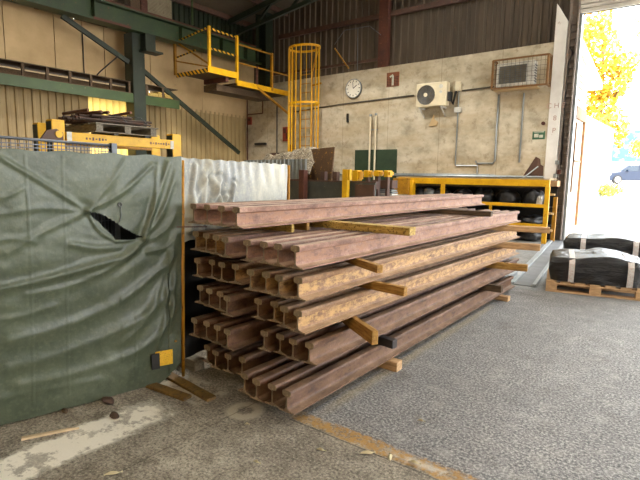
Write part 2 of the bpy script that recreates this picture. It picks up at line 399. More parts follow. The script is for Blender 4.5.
# left wall: sheeting below, boards in the middle, perforated sheeting above
struct(corr(MB(), (-13.62, -4), (-13.62, 7.2), 0, 3.7, (1, 0), .2, .04).build('wall_left', M['sheet_cream'], org=(-13.6, 2, 0)))
struct(corr(MB(), (-13.62, 7.2), (-13.62, 8.6), 0, 3.7, (1, 0), .2, .04).build('wall_left', M['fibreglass'], org=(-13.6, 8, 0)))
struct(corr(MB(), (-13.62, 8.6), (-13.62, 13.85), 0, 3.7, (1, 0), .2, .04).build('wall_left', M['sheet_cream'], org=(-13.6, 11, 0)))
w = MB()
for y0, y1 in ((-4, 1.8), (1.81, 5.16), (5.18, 6.35), (6.37, 7.09), (7.11, 7.72), (7.74, 9.2), (9.22, 11.2), (11.22, 13.85)):
    w.box(-13.7, -13.6, y0, y1, 4.05 if y0 < 9.21 else 3.62, 5.6)
struct(w.build('wall_left', M['cream'], org=(-13.65, 4, 4.05)))
struct(MB().box(-13.95, -13.85, -4, 9.3, 3.5, 5.6).build('wall_left', M['wood_dark'], org=(-13.9, 4, 3.5)))
w = MB(); w.box(-13.7, -13.62, -4, 6.9, 5.6, 7.0); 
for i in range(34):                                             # perforated sheet rows
    w.box(-13.66, -13.61, 7.9, 10.05, 5.6+i*.04, 5.628+i*.04)
for i in range(55): w.box(-13.69, -13.655, 7.9+i*.04, 7.925+i*.04, 5.6, 6.95)
w.box(-13.66, -13.61, 10.05, 13.85, 5.6, 6.15)
struct(w.build('wall_left', M['cream_mesh'], org=(-13.65, 4, 5.6)))
struct(MB().box(-13.8, -13.76, 7, 13.85, 5.6, 7.0).build('wall_left', M['brown_paint'], org=(-13.78, 10, 5.6)))
w = corr(MB(), (-13.7, 10.06), (-13.7, 13.85), 6.15, 7.0, (1, 0), .2, .04)
struct(w.build('wall_left', M['green_dark'], org=(-13.7, 11, 6.15)))
w = MB()
for y in (5.9, 7.45): w.box(-13.6, -13.5, y, y+.1, 5.6, 7)
w.box(-13.6, -13.5, 5.2, 7.5, 6.0, 6.08)
struct(w.build('trim_1', M['rust_red'], org=(-13.55, 6, 5.6)))

# back: block wall with sheeted gable above
struct(MB().add([(x, y, (0 if z == 0 else (4.77 if x < -5 else 4.86))) for z in (0, 1) for y in (13.3, 13.5) for x in (-13.7, -2.93)], [(0, 2, 3, 1), (4, 5, 7, 6), (0, 1, 5, 4), (2, 6, 7, 3), (0, 4, 6, 2), (1, 3, 7, 5)]).build('wall_back', M['block'], org=(-8, 13.3, 0)))
RS = .16
roofz = lambda x: 6.95+(min(x, -2)+13.7)*RS-max(0, x+2)*RS
struct(corr(MB(), (-13.7, 13.72), (-2.5, 13.72), 4.7, lambda t: roofz(-13.7+11.2*t), (0, -1), .235, .045).build('wall_back', M['gable'], org=(-8, 13.7, 4.7)))
struct(corr(MB(), (-2.5, 13.62), (9, 13.62), 5.5, lambda t: roofz(-2.5+11.5*t), (0, -1), .235, .045).build('wall_back', M['gable'], org=(3, 13.7, 5.5)))
rf = MB()
def roofstrip(y0, y1, x0=-13.9, x1=-2.):
    rf.add([(x0, y0, roofz(x0)), (x1, y0, roofz(x1)), (x1, y1, roofz(x1)), (x0, y1, roofz(x0)),
            (x0, y0, roofz(x0)+.06), (x1, y0, roofz(x1)+.06), (x1, y1, roofz(x1)+.06), (x0, y1, roofz(x0)+.06)],
           [(0, 1, 2, 3), (4, 7, 6, 5), (0, 4, 5, 1), (2, 6, 7, 3), (1, 5, 6, 2), (0, 3, 7, 4)])
SKYL = [(1., 5., -2.6, -.6), (-9.2, -4.6, 8.6, 10.2), (-9.2, -4.6, 3.2, 4.6), (-1., 5., 3.6, 5.2), (-1., 5., 8.6, 10.2)]
def roofcell(mb, x0, x1, y0, y1, th=.06):
    mb.add([(x0, y0, roofz(x0)), (x1, y0, roofz(x1)), (x1, y1, roofz(x1)), (x0, y1, roofz(x0)), (x0, y0, roofz(x0)+th), (x1, y0, roofz(x1)+th), (x1, y1, roofz(x1)+th), (x0, y1, roofz(x0)+th)],
           [(0, 1, 2, 3), (4, 7, 6, 5), (0, 4, 5, 1), (2, 6, 7, 3), (1, 5, 6, 2), (0, 3, 7, 4)])
xs_ = sorted({-13.9, -2., 8.5}|{a for q in SKYL for a in q[:2]}); ys_ = sorted({-4., 13.75}|{a for q in SKYL for a in q[2:]})
for a, b in zip(xs_, xs_[1:]):
    for c, d in zip(ys_, ys_[1:]):
        if any(q[0] <= a and b <= q[1] and q[2] <= c and d <= q[3] for q in SKYL): continue
        roofcell(rf, a, b, c, d)
sk = MB()
for q in SKYL[:5]:
    if q[0] < -2 < q[1]: roofcell(sk, q[0], -2, q[2], q[3], .004); roofcell(sk, -2, q[1], q[2], q[3], .004)
    else: roofcell(sk, q[0], q[1], q[2], q[3], .004)
struct(sk.build('window_1', M['skylight'], org=(-4, 5, 7)))
struct(MB().box(8.6, 8.8, -4.2, .2, 0, 8).box(8.6, 8.8, .2, 13.7, 4.7, 8).build('wall_right', M['sheet_cream'], org=(8.7, 4, 0)))
struct(MB().box(-13.9, 8.6, -4.2, -4.0, 0, 10).build('wall_front', M['cream'], org=(0, -4, 0)))
struct(rf.build('ceiling', M['roof'], org=(-6, 5, 7)))
pu = MB()
for i in range(8):
    x = -13.3+i*1.45; pu.bar((x, -4, roofz(x)-.09), (x, 13.6, roofz(x)-.09), .07, .16)
struct(pu.build('trim_2', M['brown_paint'], org=(-8, 5, 7)))
# girts across the gable
g = MB()
g.bar((-12.2, 13.6, 6.42), (-2.6, 13.6, 6.42), .1, .14); g.bar((-13.2, 13.6, 5.15), (-8, 13.6, 5.15), .06, .08)
struct(g.build('trim_3', M['brown_paint'], org=(-8, 13.6, 6.3)))
# doorway: white end panel, jamb, header
struct(MB().add([(-2.95, 13.28, 0), (-2.68, 13.28, 0), (-2.95, 13.28, 5.75), (-2.68, 13.28, 5.3), (-2.95, 13.5, 0), (-2.68, 13.5, 0), (-2.95, 13.5, 5.75), (-2.68, 13.5, 5.3)],
       [(0, 1, 3, 2), (4, 6, 7, 5), (0, 4, 5, 1), (1, 5, 7, 3), (2, 3, 7, 6), (0, 2, 6, 4)]).build('trim_4', M['white_panel'], org=(-2.8, 13.3, 0), bevel=.008))
h = MB(); 
for i in range(7): h.box(-2.44, 9, 13.36-.0*i, 13.5, 5.45+i*.1, 5.53+i*.1)
h.box(-2.44, 9, 13.4, 13.5, 5.45, 6.1)
struct(h.build('door_1', M['white_dirty'], org=(3, 13.4, 5.45)))
struct(MB().box(-2.43, -2.385, 13.36, 13.6, 0, 5.45).build('trim_5', M['galv'], org=(-2.4, 13.45, 0)))
#@@THINGS
# ------------------------------------------------------------------ rail stack
def rail_profile():
    h = [(.0625, 0), (.0625, .008), (.024, .015), (.010, .022), (.0065, .036), (.0065, .1), (.010, .107), (.0335, .113), (.035, .138), (.031, .147), (.02, .15)]
    h = [(u, v*.94) for u, v in h]
    return h+[(-u, v) for u, v in h[::-1]]
RL = 4.75
def rail_mesh(mat):
    ob = MB().prism(rail_profile(), (0, 0, 0), (0, RL, 0), (1, 0, 0), (0, 0, 1)).build('steel_rail', mat, org=(0, 0, 0), bevel=0)
    ob.data.materials.append(M['rail_end'])
    for p in ob.data.polygons:
        if abs(p.normal.y) > .9: p.material_index = 1
    return ob
protos = {}
LAY = {  # bottoms near / far, web x positions with near y, material
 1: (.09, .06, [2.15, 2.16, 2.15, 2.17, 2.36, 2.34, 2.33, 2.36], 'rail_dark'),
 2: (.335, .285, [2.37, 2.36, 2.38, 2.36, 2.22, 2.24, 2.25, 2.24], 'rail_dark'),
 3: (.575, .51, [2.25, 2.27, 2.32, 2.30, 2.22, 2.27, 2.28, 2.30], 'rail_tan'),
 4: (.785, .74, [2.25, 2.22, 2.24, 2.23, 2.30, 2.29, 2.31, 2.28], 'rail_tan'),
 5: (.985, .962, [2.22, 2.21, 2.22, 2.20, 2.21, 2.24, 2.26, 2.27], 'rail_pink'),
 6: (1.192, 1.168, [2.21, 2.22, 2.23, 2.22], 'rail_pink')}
LNAME = {1: 'bottom layer', 2: 'second layer from the floor', 3: 'third layer from the floor', 4: 'fourth layer from the floor', 5: 'fifth layer from the floor', 6: 'topmost layer'}
LOOK = {'rail_dark': 'purple-brown', 'rail_tan': 'orange-tan', 'rail_pink': 'pinkish-brown'}
XS8 = [-1.86, -1.99, -2.12, -2.25, -2.47, -2.598, -2.726, -2.854]
XS6 = [-2.36, -2.515, -2.675, -2.81]
rnd = random.Random(3)
for L, (zn, zf, ysn, mk) in LAY.items():
    for i, y in enumerate(ysn):
        m2 = mk
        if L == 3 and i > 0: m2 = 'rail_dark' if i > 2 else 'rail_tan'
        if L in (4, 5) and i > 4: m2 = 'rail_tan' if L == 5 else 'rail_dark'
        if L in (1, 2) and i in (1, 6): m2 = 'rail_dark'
        x = (XS6 if L == 6 else XS8)[i]
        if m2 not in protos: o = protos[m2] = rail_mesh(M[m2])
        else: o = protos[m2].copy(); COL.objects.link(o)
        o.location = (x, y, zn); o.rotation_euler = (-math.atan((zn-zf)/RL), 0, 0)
        pos = 'outermost' if i == 0 else ('innermost' if i == len(ysn)-1 else ORD[i]+' from the open floor')
        tag(o, f'long rusty {LOOK[m2]} steel rail, {pos}, {LNAME[L]}', 'rail', 'steel rails in the stack')
# timber bearers between the layers
def timber(x0, x1, y, z0, z1, w, mat, label, rz=0., name='timber_bearer', group='timber bearers under the rail layers'):
    L = x1-x0; ob = MB().box(-L, 0, -w/2, w/2, 0, z1-z0).build(name, M[mat], org=(0, 0, 0), bevel=.004)
    ob.location = (x1, y, z0); ob.rotation_euler = (0, 0, rz); ORG[ob.name] = Vector((x1, y, z0)); return tag(ob, label, 'timber', group)
def zt(L, y):   # top of a layer / bottom of the next
    zn, zf = LAY[L][0], LAY[L][1]; return zn+(zf-zn)*(y-2.2)/RL+.141
def zb(L, y): return zt(L, y)-.141
e_ = .004
timber(-2.9, -1.57, 3.20, zt(5, 3.2)+e_, zb(6, 3.2)-e_, .1, 'wood_yellow', 'pale yellow timber lying under the topmost rails, near end')
timber(-2.9, -1.545, 2.70, zt(4, 2.7)+e_, zb(5, 2.7)-e_, .045, 'wood_ochre', 'ochre timber slanting out below the fifth rail layer, near end', R(-28))
timber(-2.9, -1.53, 3.05, zt(3, 3.05)+e_, zb(4, 3.05)-e_, .045, 'wood_ochre', 'ochre timber poking straight out below the fourth rail layer, near end', R(-6))
timber(-2.75, -1.515, 2.615, zt(2, 2.7)+.003, zb(3, 2.7)-.003, .045, 'wood_ochre', 'thick ochre timber slanting steeply out below the third rail layer, near end', R(-33))
timber(-2.45, -1.70, 3.24, zt(1, 3.1)+.004, zb(2, 3.1)-.03, .06, 'steel_dark', 'short dark stub sticking out just above the bottom rails, near end', R(-8))
timber(-2.9, -1.72, 3.37, 0, zb(1, 3.37)-e_, .09, 'wood_tan', 'tan timber block on the floor under the near half of the bottom rails')
timber(-2.9, -2.3, 2.72, zt(5, 2.72)+e_, zb(6, 2.72)-e_, .03, 'wood_yellow', 'thin wood spacer on edge under topmost rails, nearest the rail ends', 0, 'wood_spacer', 'thin spacers under the top rails')
timber(-2.9, -2.3, 2.90, zt(5, 2.9)+e_, zb(6, 2.9)-e_, .03, 'wood_ochre', 'thin wood spacer on edge under topmost rails, beside the pale timber', 0, 'wood_spacer', 'thin spacers under the top rails')
timber(-2.9, -1.75, 5.55, zt(5, 5.55)+e_, zb(6, 5.55)-e_, .1, 'wood_dark', 'dark brown timber under the far end of the topmost rails', R(6))
timber(-2.9, -1.30, 6.37, zt(4, 6.35)+e_, zb(5, 6.35)-e_, .09, 'wood_tan', 'tan timber sticking out below the fifth rail layer, far end', R(12))
timber(-2.9, -1.40, 6.40, zt(3, 6.4)+e_, zb(4, 6.4)-e_, .09, 'wood_tan', 'tan timber sticking out below the fourth rail layer, far end', R(12))
timber(-2.9, -1.46, 6.1, zt(2, 6.1)+e_, zb(3, 6.1)-e_, .085, 'wood_ochre', 'ochre timber sticking out below the third rail layer, far end', R(8))
timber(-2.9, -1.64, 5.75, zt(1, 5.75)+e_, zb(2, 5.75)-e_, .07, 'wood_dark', 'short dark brown stub between the two lowest rail layers, far end')
timber(-2.9, -1.69, 6.25, 0, zb(1, 6.25)-e_, .1, 'wood_tan', 'tan timber block on the floor under the far end of the bottom rails')

# ------------------------------------------------------------------ tarpaulins, fence, pole
def seg(p, a, b):
    ax, ay = a; bx, by = b; dx, dy = bx-ax, by-ay; t = max(0, min(1, ((p[0]-ax)*dx+(p[1]-ay)*dy)/(dx*dx+dy*dy)))
    return hypot(p[0]-ax-t*dx, p[1]-ay-t*dy), t
def curve_pts(pts, n=8):
    out = []
    P = [pts[0]]+list(pts)+[pts[-1]]
    for i in range(1, len(P)-2):
        for k in range(n):
            t = k/n; a, b, c, d = P[i-1], P[i], P[i+1], P[i+2]
            out.append(tuple(.5*((2*b[j])+(-a[j]+c[j])*t+(2*a[j]-5*b[j]+4*c[j]-d[j])*t*t+(-a[j]+3*b[j]-3*c[j]+d[j])*t**3) for j in range(2)))
    return out+[tuple(pts[-1])]
HOLE = [(1.555, 1.305), (1.63, 1.285), (1.77, 1.19), (1.915, 1.105), (1.83, 1.098), (1.735, 1.095), (1.66, 1.185)]
FOLDS = [  # polyline, amplitude, width
 ([(1.56, 1.3), (1.35, 1.45), (1.1, 1.62)], .014, .016), ([(1.56, 1.3), (1.3, 1.33), (1.05, 1.30)], .008, .02),
 ([(1.56, 1.3), (1.32, 1.2), (1.1, 1.08)], .01, .022), ([(1.56, 1.3), (1.68, 1.45), (1.8, 1.62)], .01, .022),
 ([(1.58, 1.31), (1.78, 1.42), (2.0, 1.6)], .012, .02),
 ([(1.735, 1.09), (1.62, 1.18), (1.556, 1.31)], .014, .012), ([(1.735, 1.09), (1.83, 1.09), (1.92, 1.1)], .014, .012),
 ([(1.92, 1.1), (2.02, 1.35), (2.12, 1.62)], .022, .022), ([(1.93, 1.1), (2.0, 1.3), (2.04, 1.6)], .016, .018),
 ([(1.93, 1.08), (2.08, 1.3), (2.18, 1.55)], .02, .02), ([(1.93, 1.07), (2.1, 1.15), (2.2, 1.3)], .014, .02), ([(1.95, 1.0), (2.1, 1.02), (2.2, 1.12)], .014, .02),
 ([(1.92, 1.09), (1.78, .99), (1.55, .94), (1.3, .9), (1.0, .86)], .032, .03), ([(1.9, 1.06), (1.7, .92), (1.45, .84), (1.2, .82)], .016, .025),
 ([(1.75, 1.05), (1.6, 1.06), (1.45, 1.1)], .016, .025),
 ([(2.16, .95), (1.95, .8), (1.7, .66), (1.4, .58), (1.1, .55)], .022, .035), ([(2.17, .75), (2.0, .6), (1.75, .48), (1.4, .40), (1.1, .38)], .024, .04),
 ([(2.17, .6), (2.05, .42), (1.85, .3), (1.5, .24), (1.15, .25)], .02, .035), ([(2.13, 1.0), (2.02, .7), (1.9, .5), (1.75, .38)], .016, .03),
 ([(2.18, 1.1), (2.1, .8), (2.06, .5), (2.0, .3)], .018, .025), ([(2.19, 1.05), (2.15, .7), (2.12, .4)], .016, .022),
 ([(1.0, .7), (1.15, .69), (1.35, .72)], .01, .02), ([(1.0, 1.15), (1.15, 1.16), (1.25, 1.13)], .008, .018), ([(1.0, 1.42), (1.1, 1.4), (1.2, 1.45)], .008, .016),
 ([(1.05, .2), (1.3, .18), (1.6, .16)], .014, .03), ([(1.22, 1.64), (1.225, .9), (1.22, .1)], .006, .006), ([(1.42, 1.64), (1.42, .9), (1.42, .1)], .005, .006), ([(1.85, .95), (1.85, .5), (1.84, .15)], .005, .006)]
FOLDS = [(curve_pts(p, 5), a, w) for p, a, w in FOLDS]
def inside(p, poly):
    c = False; n = len(poly)
    for i in range(n):
        (x1, y1), (x2, y2) = poly[i], poly[(i+1) % n]
        if (y1 > p[1]) != (y2 > p[1]) and p[0] < (x2-x1)*(p[1]-y1)/(y2-y1)+x1: c = not c
    return c
def tarp_x(y, z):
    x = -3.05+.1*max(0, min(1, (y-1.)/1.2))                       # top line
    low = -3.2+.26*max(0, min(1, (y-1.)/1.15))
    t = max(0., (1.66-z)/1.66); x = x+(low-x)*t**1.5
    d = 0.
    for pl, a, w in FOLDS:
        if min(abs(q[0]-y) for q in (pl[0], pl[-1], pl[len(pl)//2])) > .8: continue
        m = min(seg((y, z), pl[i], pl[i+1])[0] for i in range(len(pl)-1))
        if m < 4*w: d += (.5 if max(y, 2*z) > 1.75 else .3)*a*exp(-(m/w/.8)**2)-.12*a*exp(-((m-2*w)/w)**2)
    d *= max(0., min(1., (2.2-y)/.06))
    d += .02*mnoise.noise((y*2.3, z*2.3, 3.))+.005*mnoise.noise((y*6, z*6, 1.))+.0015*mnoise.noise((y*17, z*17, 5.))
    return x+d
Y0, Y1, Z1 = .25, 2.225, 1.665
def tarp_fn(u, v):
    y = Y0+(Y1-Y0)*u; zlo = .012+.02*max(0., mnoise.noise((y*5, 0, 0)))+(.12*max(0, (y-2.02)/.2) if y > 2.02 else 0)
    top = Z1+.006*sin(y*23)
    z = zlo+(top-zlo)*v
    yy = y+(.03*(1-v)**2*(-1) if y > 2.1 else 0)
    return (tarp_x(y, z), yy, z)
tp = MB().grid(tarp_fn, 250, 210, keep=lambda u, v: not inside((Y0+(Y1-Y0)*u, .01+(Z1-.01)*v), HOLE))
tg = tp.build('tarpaulin', M['tarp_green'], org=(-3.05, 1.2, .0), smooth=True, fix=False)
tag(tg, 'large creased dark green tarpaulin hung as a screen, with a torn triangular hole', 'tarpaulin')
gr = MB()
for y, z in ((1.76, 1.335),): gr.ring((tarp_x(y, z)+.006, y, z), (1, 0, 0), .012, .004, 14, 6)
gr.build('grommet', M['steel_dark'], tg)
tie = MB().tube([(tarp_x(1.76, 1.33)+.008, 1.76, 1.33), (tarp_x(1.765, 1.27)+.008, 1.768, 1.27), (tarp_x(1.755, 1.2)+.008, 1.752, 1.215)], .0025, 6).build('tie_cord', M['wire'], tg)
# yellow tag
tx = tarp_x(2.03, .2)+.02
tgx = thing('warning_placard', (tx, 2.03, .12), 'small yellow placard fixed low on the corner of the green tarpaulin', 'placard')
MB().box(tx-.002, tx+.004, 1.975, 2.10, .15, .262, R(-20)).build('plate', M['tag'], tgx, bevel=.002)
MB().box(tx-.012, tx-.003, 1.945, 2.0, .14, .255, R(-20)).build('backing_strip', M['black_steel'], tgx)
# silver tarp
def silver_x(y, z):
    x = -2.955; k = (y-2.24)/1.17; d = 0
    top = max(0., (z-1.42)/.25)
    d += .016*top*mnoise.noise((y*16+.5*(z-1.6)*8, 0, 4.))+.006*top*sin(y*64+3*sin(y*7))
    for a, b, am, w in (((2.3, 1.2), (2.5, 1.62), .02, .025), ((2.3, 1.1), (2.36, 1.6), .022, .022), ((2.45, 1.2), (2.6, 1.5), .02, .022), ((2.62, 1.2), (2.55, 1.5), .022, .025), ((2.7, 1.2), (2.75, 1.45), .018, .02), ((2.58, 1.22), (2.68, 1.36), .02, .018), ((2.66, 1.2), (2.6, 1.38), .02, .016), ((2.4, 1.05), (2.46, 1.5), .018, .02)):
        m, _ = seg((y, z), a, b); d += am*exp(-(m/w)**2)-.5*am*exp(-((m-2*w)/w)**2)
    d += .012*mnoise.noise((y*4, z*4, 9.))+.002*mnoise.noise((y*14, z*7, 2.))
    return x+d
SY0, SY1 = 2.2, 3.40
st = MB().grid(lambda u, v: (silver_x(SY0+(SY1-SY0)*u, 1.02+.64*v), SY0+(SY1-SY0)*u, 1.02+.03*sin(u*17)+(.64-.02*u-.03*sin(u*17)*1)*v+.004*sin(u*60)*v), 150, 70)
tag(st.build('tarpaulin', M['tarp_silver'], org=(-2.95, 2.8, 1.0), smooth=True, fix=False), 'shiny silver-grey tarpaulin sheet hung behind the top of the rail stack', 'tarpaulin')
bs = MB().grid(lambda u, v: (-3.02+.012*sin(u*25+v*3)+.01*mnoise.noise((u*6, v*6, 0)), 2.22+1.2*u, .12+1.1*v), 60, 20)  # black sheet added to make the gap beside the rails dark
tag(bs.build('shade_sheet', M['shade_black'], org=(-3.02, 2.8, .12), smooth=True, fix=False), 'added black sheet standing in for the deep shade between tarpaulin and rail stack', 'sheet')
bs = MB().grid(lambda u, v: (-3.36+.02*sin(u*25+v*3)+.015*mnoise.noise((u*6, v*6, 4)), .3+1.85*u, .2+1.25*v), 60, 20)  # dark sheet added so the torn hole opens onto shade
tag(bs.build('shade_sheet', M['shade_black'], org=(-3.36, 1.2, .2), smooth=True, fix=False), 'added dark sheet standing in for the shade behind the torn hole in the green tarpaulin', 'sheet')
# yellow pole with flat feet
pl = thing('barrier_post', (-2.955, 2.235, 0), 'thin yellow post standing between green tarpaulin and rail ends', 'post')
MB().tube([(-2.93, 2.19, .02), (-2.955, 2.245, 1.64)], .0125, 10).build('pole', M['yellow_dirty'], pl, smooth=True)
MB().box(-3.0, -2.94, 2.13, 2.15, .30, .315).build('hook', M['yellow_dirty'], pl)
f1 = MB().bar((-3.2, 2.16, .012), (-2.48, 2.085, .012), .075, .022).build('foot', M['foot_dirty'], pl, bevel=.003); f1['label'] = 'rear flat bar foot'
tag(MB().bar((-3.3, 1.93, .012), (-2.62, 1.99, .012), .075, .022).build('flat_bar', M['foot_dirty'], bevel=.003), 'rusty yellow flat bar on the floor in front of the thin post', 'bar')
MB().tube([(-3.1, 1.965, .02), (-3.1, 1.965, .12)], .012, 8)
tag(MB().box(-3.55, -2.96, 2.32, 2.42, 0, .09).build('kerb_block', M['wood_grey'], bevel=.006), 'pale grey beam on the floor behind the thin yellow post', 'beam')
ep = thing('barrier_post', (-2.96, 3.43, 0), 'thin yellow post at the far edge of the silver tarpaulin', 'post')
MB().tube([(-2.96, 3.43, .02), (-2.96, 3.43, 1.635)], .013, 10).build('pole', M['yellow_dirty'], ep, smooth=True)
MB().box(-3.2, -2.95, 3.40, 3.46, 0, .025).build('foot', M['yellow_dirty'], ep)
tag(MB().tube([(-2.90, 2.14, 1.165), (-2.76, 2.3, 1.165)], .004, 6).build('thin_rod', M['rust_red']), 'thin rusty rod sticking out beside the thin yellow post', 'rod')
# mesh fence behind the tarp
mf = thing('mesh_fence_panel', (-3.3, 1.0, 0), 'grey wire mesh fence panel showing above the green tarpaulin', 'fence')
MB().tube([(-3.3, .2, 1.76), (-3.3, 1.9, 1.735)], .009, 8).build('top_rail', M['wire'], mf, smooth=True)
MB().box(-3.32, -3.28, 1.89, 1.93, 0, 1.75).build('post', M['wire'], mf)
wm = MB()
for i in range(68): wm.box(-3.3025, -3.2985, .2+i*.025, .203+i*.025, .9, 1.745)
for i in range(6): wm.box(-3.3035, -3.2975, .2, 1.9, 1.60+i*.022, 1.606+i*.022)
for i in range(7): wm.box(-3.3035, -3.2975, .2, 1.9, .9+i*.1, .904+i*.1)
wm.build('wire_mesh', M['wire'], mf)

# ------------------------------------------------------------------ yellow stock rack with pallet of rods
rk = thing('steel_rack', (-8.5, 4.85, 0), 'yellow steel stock rack behind the tarpaulin screen holding a pallet of rods', 'rack')
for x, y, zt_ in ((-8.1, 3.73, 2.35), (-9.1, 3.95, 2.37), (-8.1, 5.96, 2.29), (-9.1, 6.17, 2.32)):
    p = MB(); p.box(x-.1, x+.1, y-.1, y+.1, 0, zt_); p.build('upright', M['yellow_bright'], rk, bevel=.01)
    MB().box(x-.085, x+.085, y-.106, y-.101, .3, zt_-.03).build('shaded_side', M['green_dark'], rk)  # dark plate paints shade on the upright's side away from the light
MB().box(-8.06, -7.98, 3.84, 5.86, 2.0, 2.17).build('beam', M['yellow_bright'], rk, bevel=.008)
MB().box(-9.06, -8.98, 4.05, 6.07, 2.0, 2.13).build('beam', M['yellow_dirty'], rk, bevel=.008)
MB().box(-7.979, -7.972, 3.84, 3.92, 2.0, 2.17).build('end_plate', M['white'], rk); MB().box(-7.979, -7.972, 5.79, 5.86, 2.0, 2.15).build('end_plate', M['white'], rk)
mk = MB()
for y0, n in ((4.15, 7), (5.35, 8)):
    for i in range(n):
        a = .02+.05*random.random(); mk.box(-7.979, -7.976, y0+i*.055, y0+i*.055+.03, 2.085-a/2, 2.085+a/2)
mk.build('stencil_marks', M['brown_paint'], rk)
MB().prism([(-.22, 0), (.12, 0), (.12, .12), (.02, .17), (-.12, .14)], (-7.98, 3.65, 2.03), (-7.94, 3.65, 2.03), (0, 1, 0), (0, 0, 1)).build('connector_plate', M['brown_paint'], rk)
MB().disc((-7.93, 3.70, 2.12), (1, 0, 0), .055, .02, 20).build('boss', M['yellow_bright'], rk, smooth=False)
MB().box(-9.3, -7.9, 4.6, 4.68, 2.17, 2.2).box(-9.3, -7.9, 5.2, 5.28, 2.17, 2.2).build('cross_bar', M['black_steel'], rk)
pt = thing('pallet', (-8.4, 4.85, 2.2), 'weathered grey pallet on the yellow rack under the rods', 'pallet')
for y in (4.33, 4.84, 5.35): MB().box(-9.0, -7.86, y-.06, y+.06, 2.215, 2.33).build('stringer', M['wood_grey'], pt, bevel=.004)
for i in range(5):
    x = -8.9+i*.25; MB().box(x-.08, x+.08, 4.25, 5.43, 2.332, 2.352).build('deck_board', M['wood_grey'], pt)
MB().box(-7.97, -7.86, 4.25, 5.43, 2.2, 2.214).build('bottom_board', M['wood_grey'], pt)
for i in range(44):
    la = 0 if i < 18 else (1 if i < 32 else 2); k = i-(0, 18, 32)[la]; x = -8.78+k*(.052, .06, .06)[la]+.05*la; z = 2.385+la*.04+.006*(k % 3)
    sp = (.35, .5, .35)[la]; y0 = (3.95, 4.0, 4.1)[la]+random.random()*sp; y1 = (5.05, 4.85, 4.7)[la]+random.random()*sp
    b = MB().tube([(x, y0, z), (x+random.uniform(-.05, .05), y1, z+random.uniform(-.01, .02))], random.uniform(.015, .022), 8).build('steel_rod', M['rod_rust' if i % 4 == 0 else 'rod_dark'])
    tag(b, 'rusty brown steel rod in the loose heap on the rack pallet', 'rod', 'rods on the rack pallet')
for i, (y, x) in enumerate(((4.35, -7.95), (4.5, -8.0), (4.2, -8.1), (4.85, -7.9))):
    b = MB().tube([(x-.5, y-.1, 2.515), (x+.1, y+.02, 2.53+.012*i)], .026, 10).build('steel_rod', M['rod_rust']); tag(b, 'short thick rusty rod lying across the top of the rod heap', 'rod', 'short rods on top of the heap')
for y in (4.75, 5.15):
    b = MB().tube([(-8.6, y-.3, 2.50), (-8.2, y-.15, 2.545), (-7.9, y-.02, 2.50), (-7.84, y+.06, 2.40)], .008, 6).build('tie_wire', M['wire']); tag(b, 'pale binding wire looped over the rods, '+('nearer the heap' if y < 5 else 'nearer the green column'), 'wire')

# ------------------------------------------------------------------ green steelwork along the left wall
c1 = thing('steel_column', (-12.85, 8.17, 0), 'dark green steel column carrying the crane beam at the left', 'column')
c = MB(); c.box(-12.72, -12.70, 8.06, 8.42, 0, 5.4); c.box(-13.1, -13.08, 8.06, 8.42, 0, 5.4); c.box(-13.08, -12.72, 8.22, 8.26, 0, 5.4)
c.build('column_shaft', M['green_dark'], c1)
MB().box(-13.1, -12.70, 8.04, 8.055, 0, 5.4).build('web_plate', M['green_dark'], c1); MB().box(-13.1, -12.8, 8.1, 8.4, 5.4, 7.2).build('upper_post', M['wood_dark'], c1)
MB().box(-13.2, -12.9, 8.5, 8.7, 5.6, 7.2).build('rusty_post', M['rust_red'], c1)
b_ = MB(); b_.box(-12.69, -12.45, 8.3, 8.62, 4.95, 5.39); b_.box(-12.72, -12.35, 8.25, 8.8, 4.90, 4.95); b_.build('corbel', M['green_dark'], c1)
c2 = thing('steel_column', (-12.4, 13.1, 4.33), 'dark brown-green corner column where crane beam meets the back wall', 'column')
c = MB(); c.box(-12.66, -12.18, 13.0, 13.03, 4.33, 7.1); c.box(-12.66, -12.63, 12.85, 13.2, 4.33, 7.1); c.box(-12.21, -12.18, 12.85, 13.2, 4.33, 7.1); c.build('column_shaft', M['green_dark'], c2)
cb = thing('crane_beam', (-12.7, 5, 5.4), 'long green crane runway beam with rusty rail high on the left wall', 'beam')
i_ = MB(); i_.box(-12.90, -12.50, -4, 13.0, 5.41, 5.46); i_.box(-12.90, -12.50, -4, 13.0, 5.90, 5.94); i_.box(-12.71, -12.68, -4, 13.0, 5.46, 5.90)
i_.build('web_and_flanges', M['green_steel'], cb)
st_ = MB()
for y in (2.6, 5.2, 6.9, 9.6, 11.2, 12.3): st_.box(-12.68, -12.52, y, y+.03, 5.46, 5.9)
st_.build('stiffener', M['green_steel'], cb)
MB().box(-12.74, -12.64, -4, 13.0, 5.94, 6.04).build('crane_rail', M['rust_red'], cb)
MB().box(-12.5, -12.49, 6.85, 7.9, 5.41, 5.47).build('rusty_flange_edge', M['rust_red'], cb)
lb = thing('wall_beam', (-12.75, 3, 3.5), 'light green lower wall beam running behind the column', 'beam')
MB().box(-12.78, -12.72, -4, 9.6, 3.49, 3.74).build('beam', M['green_light'], lb, bevel=.004)
MB().box(-13.55, -12.74, -4, 9.6, 3.74, 3.76).build('ledge', M['wood_dark'], lb)
for i in range(26):
    y = -3.6+i*.55
    if y < 9.4: MB().box(-12.86, -12.8, y, y+.06, 3.761, 4.06).build('bracket', M['wood_dark'], lb)
MB().box(-13.55, -12.80, -4, 9.6, 4.061, 4.08).build('shelf', M['wood_dark'], lb)
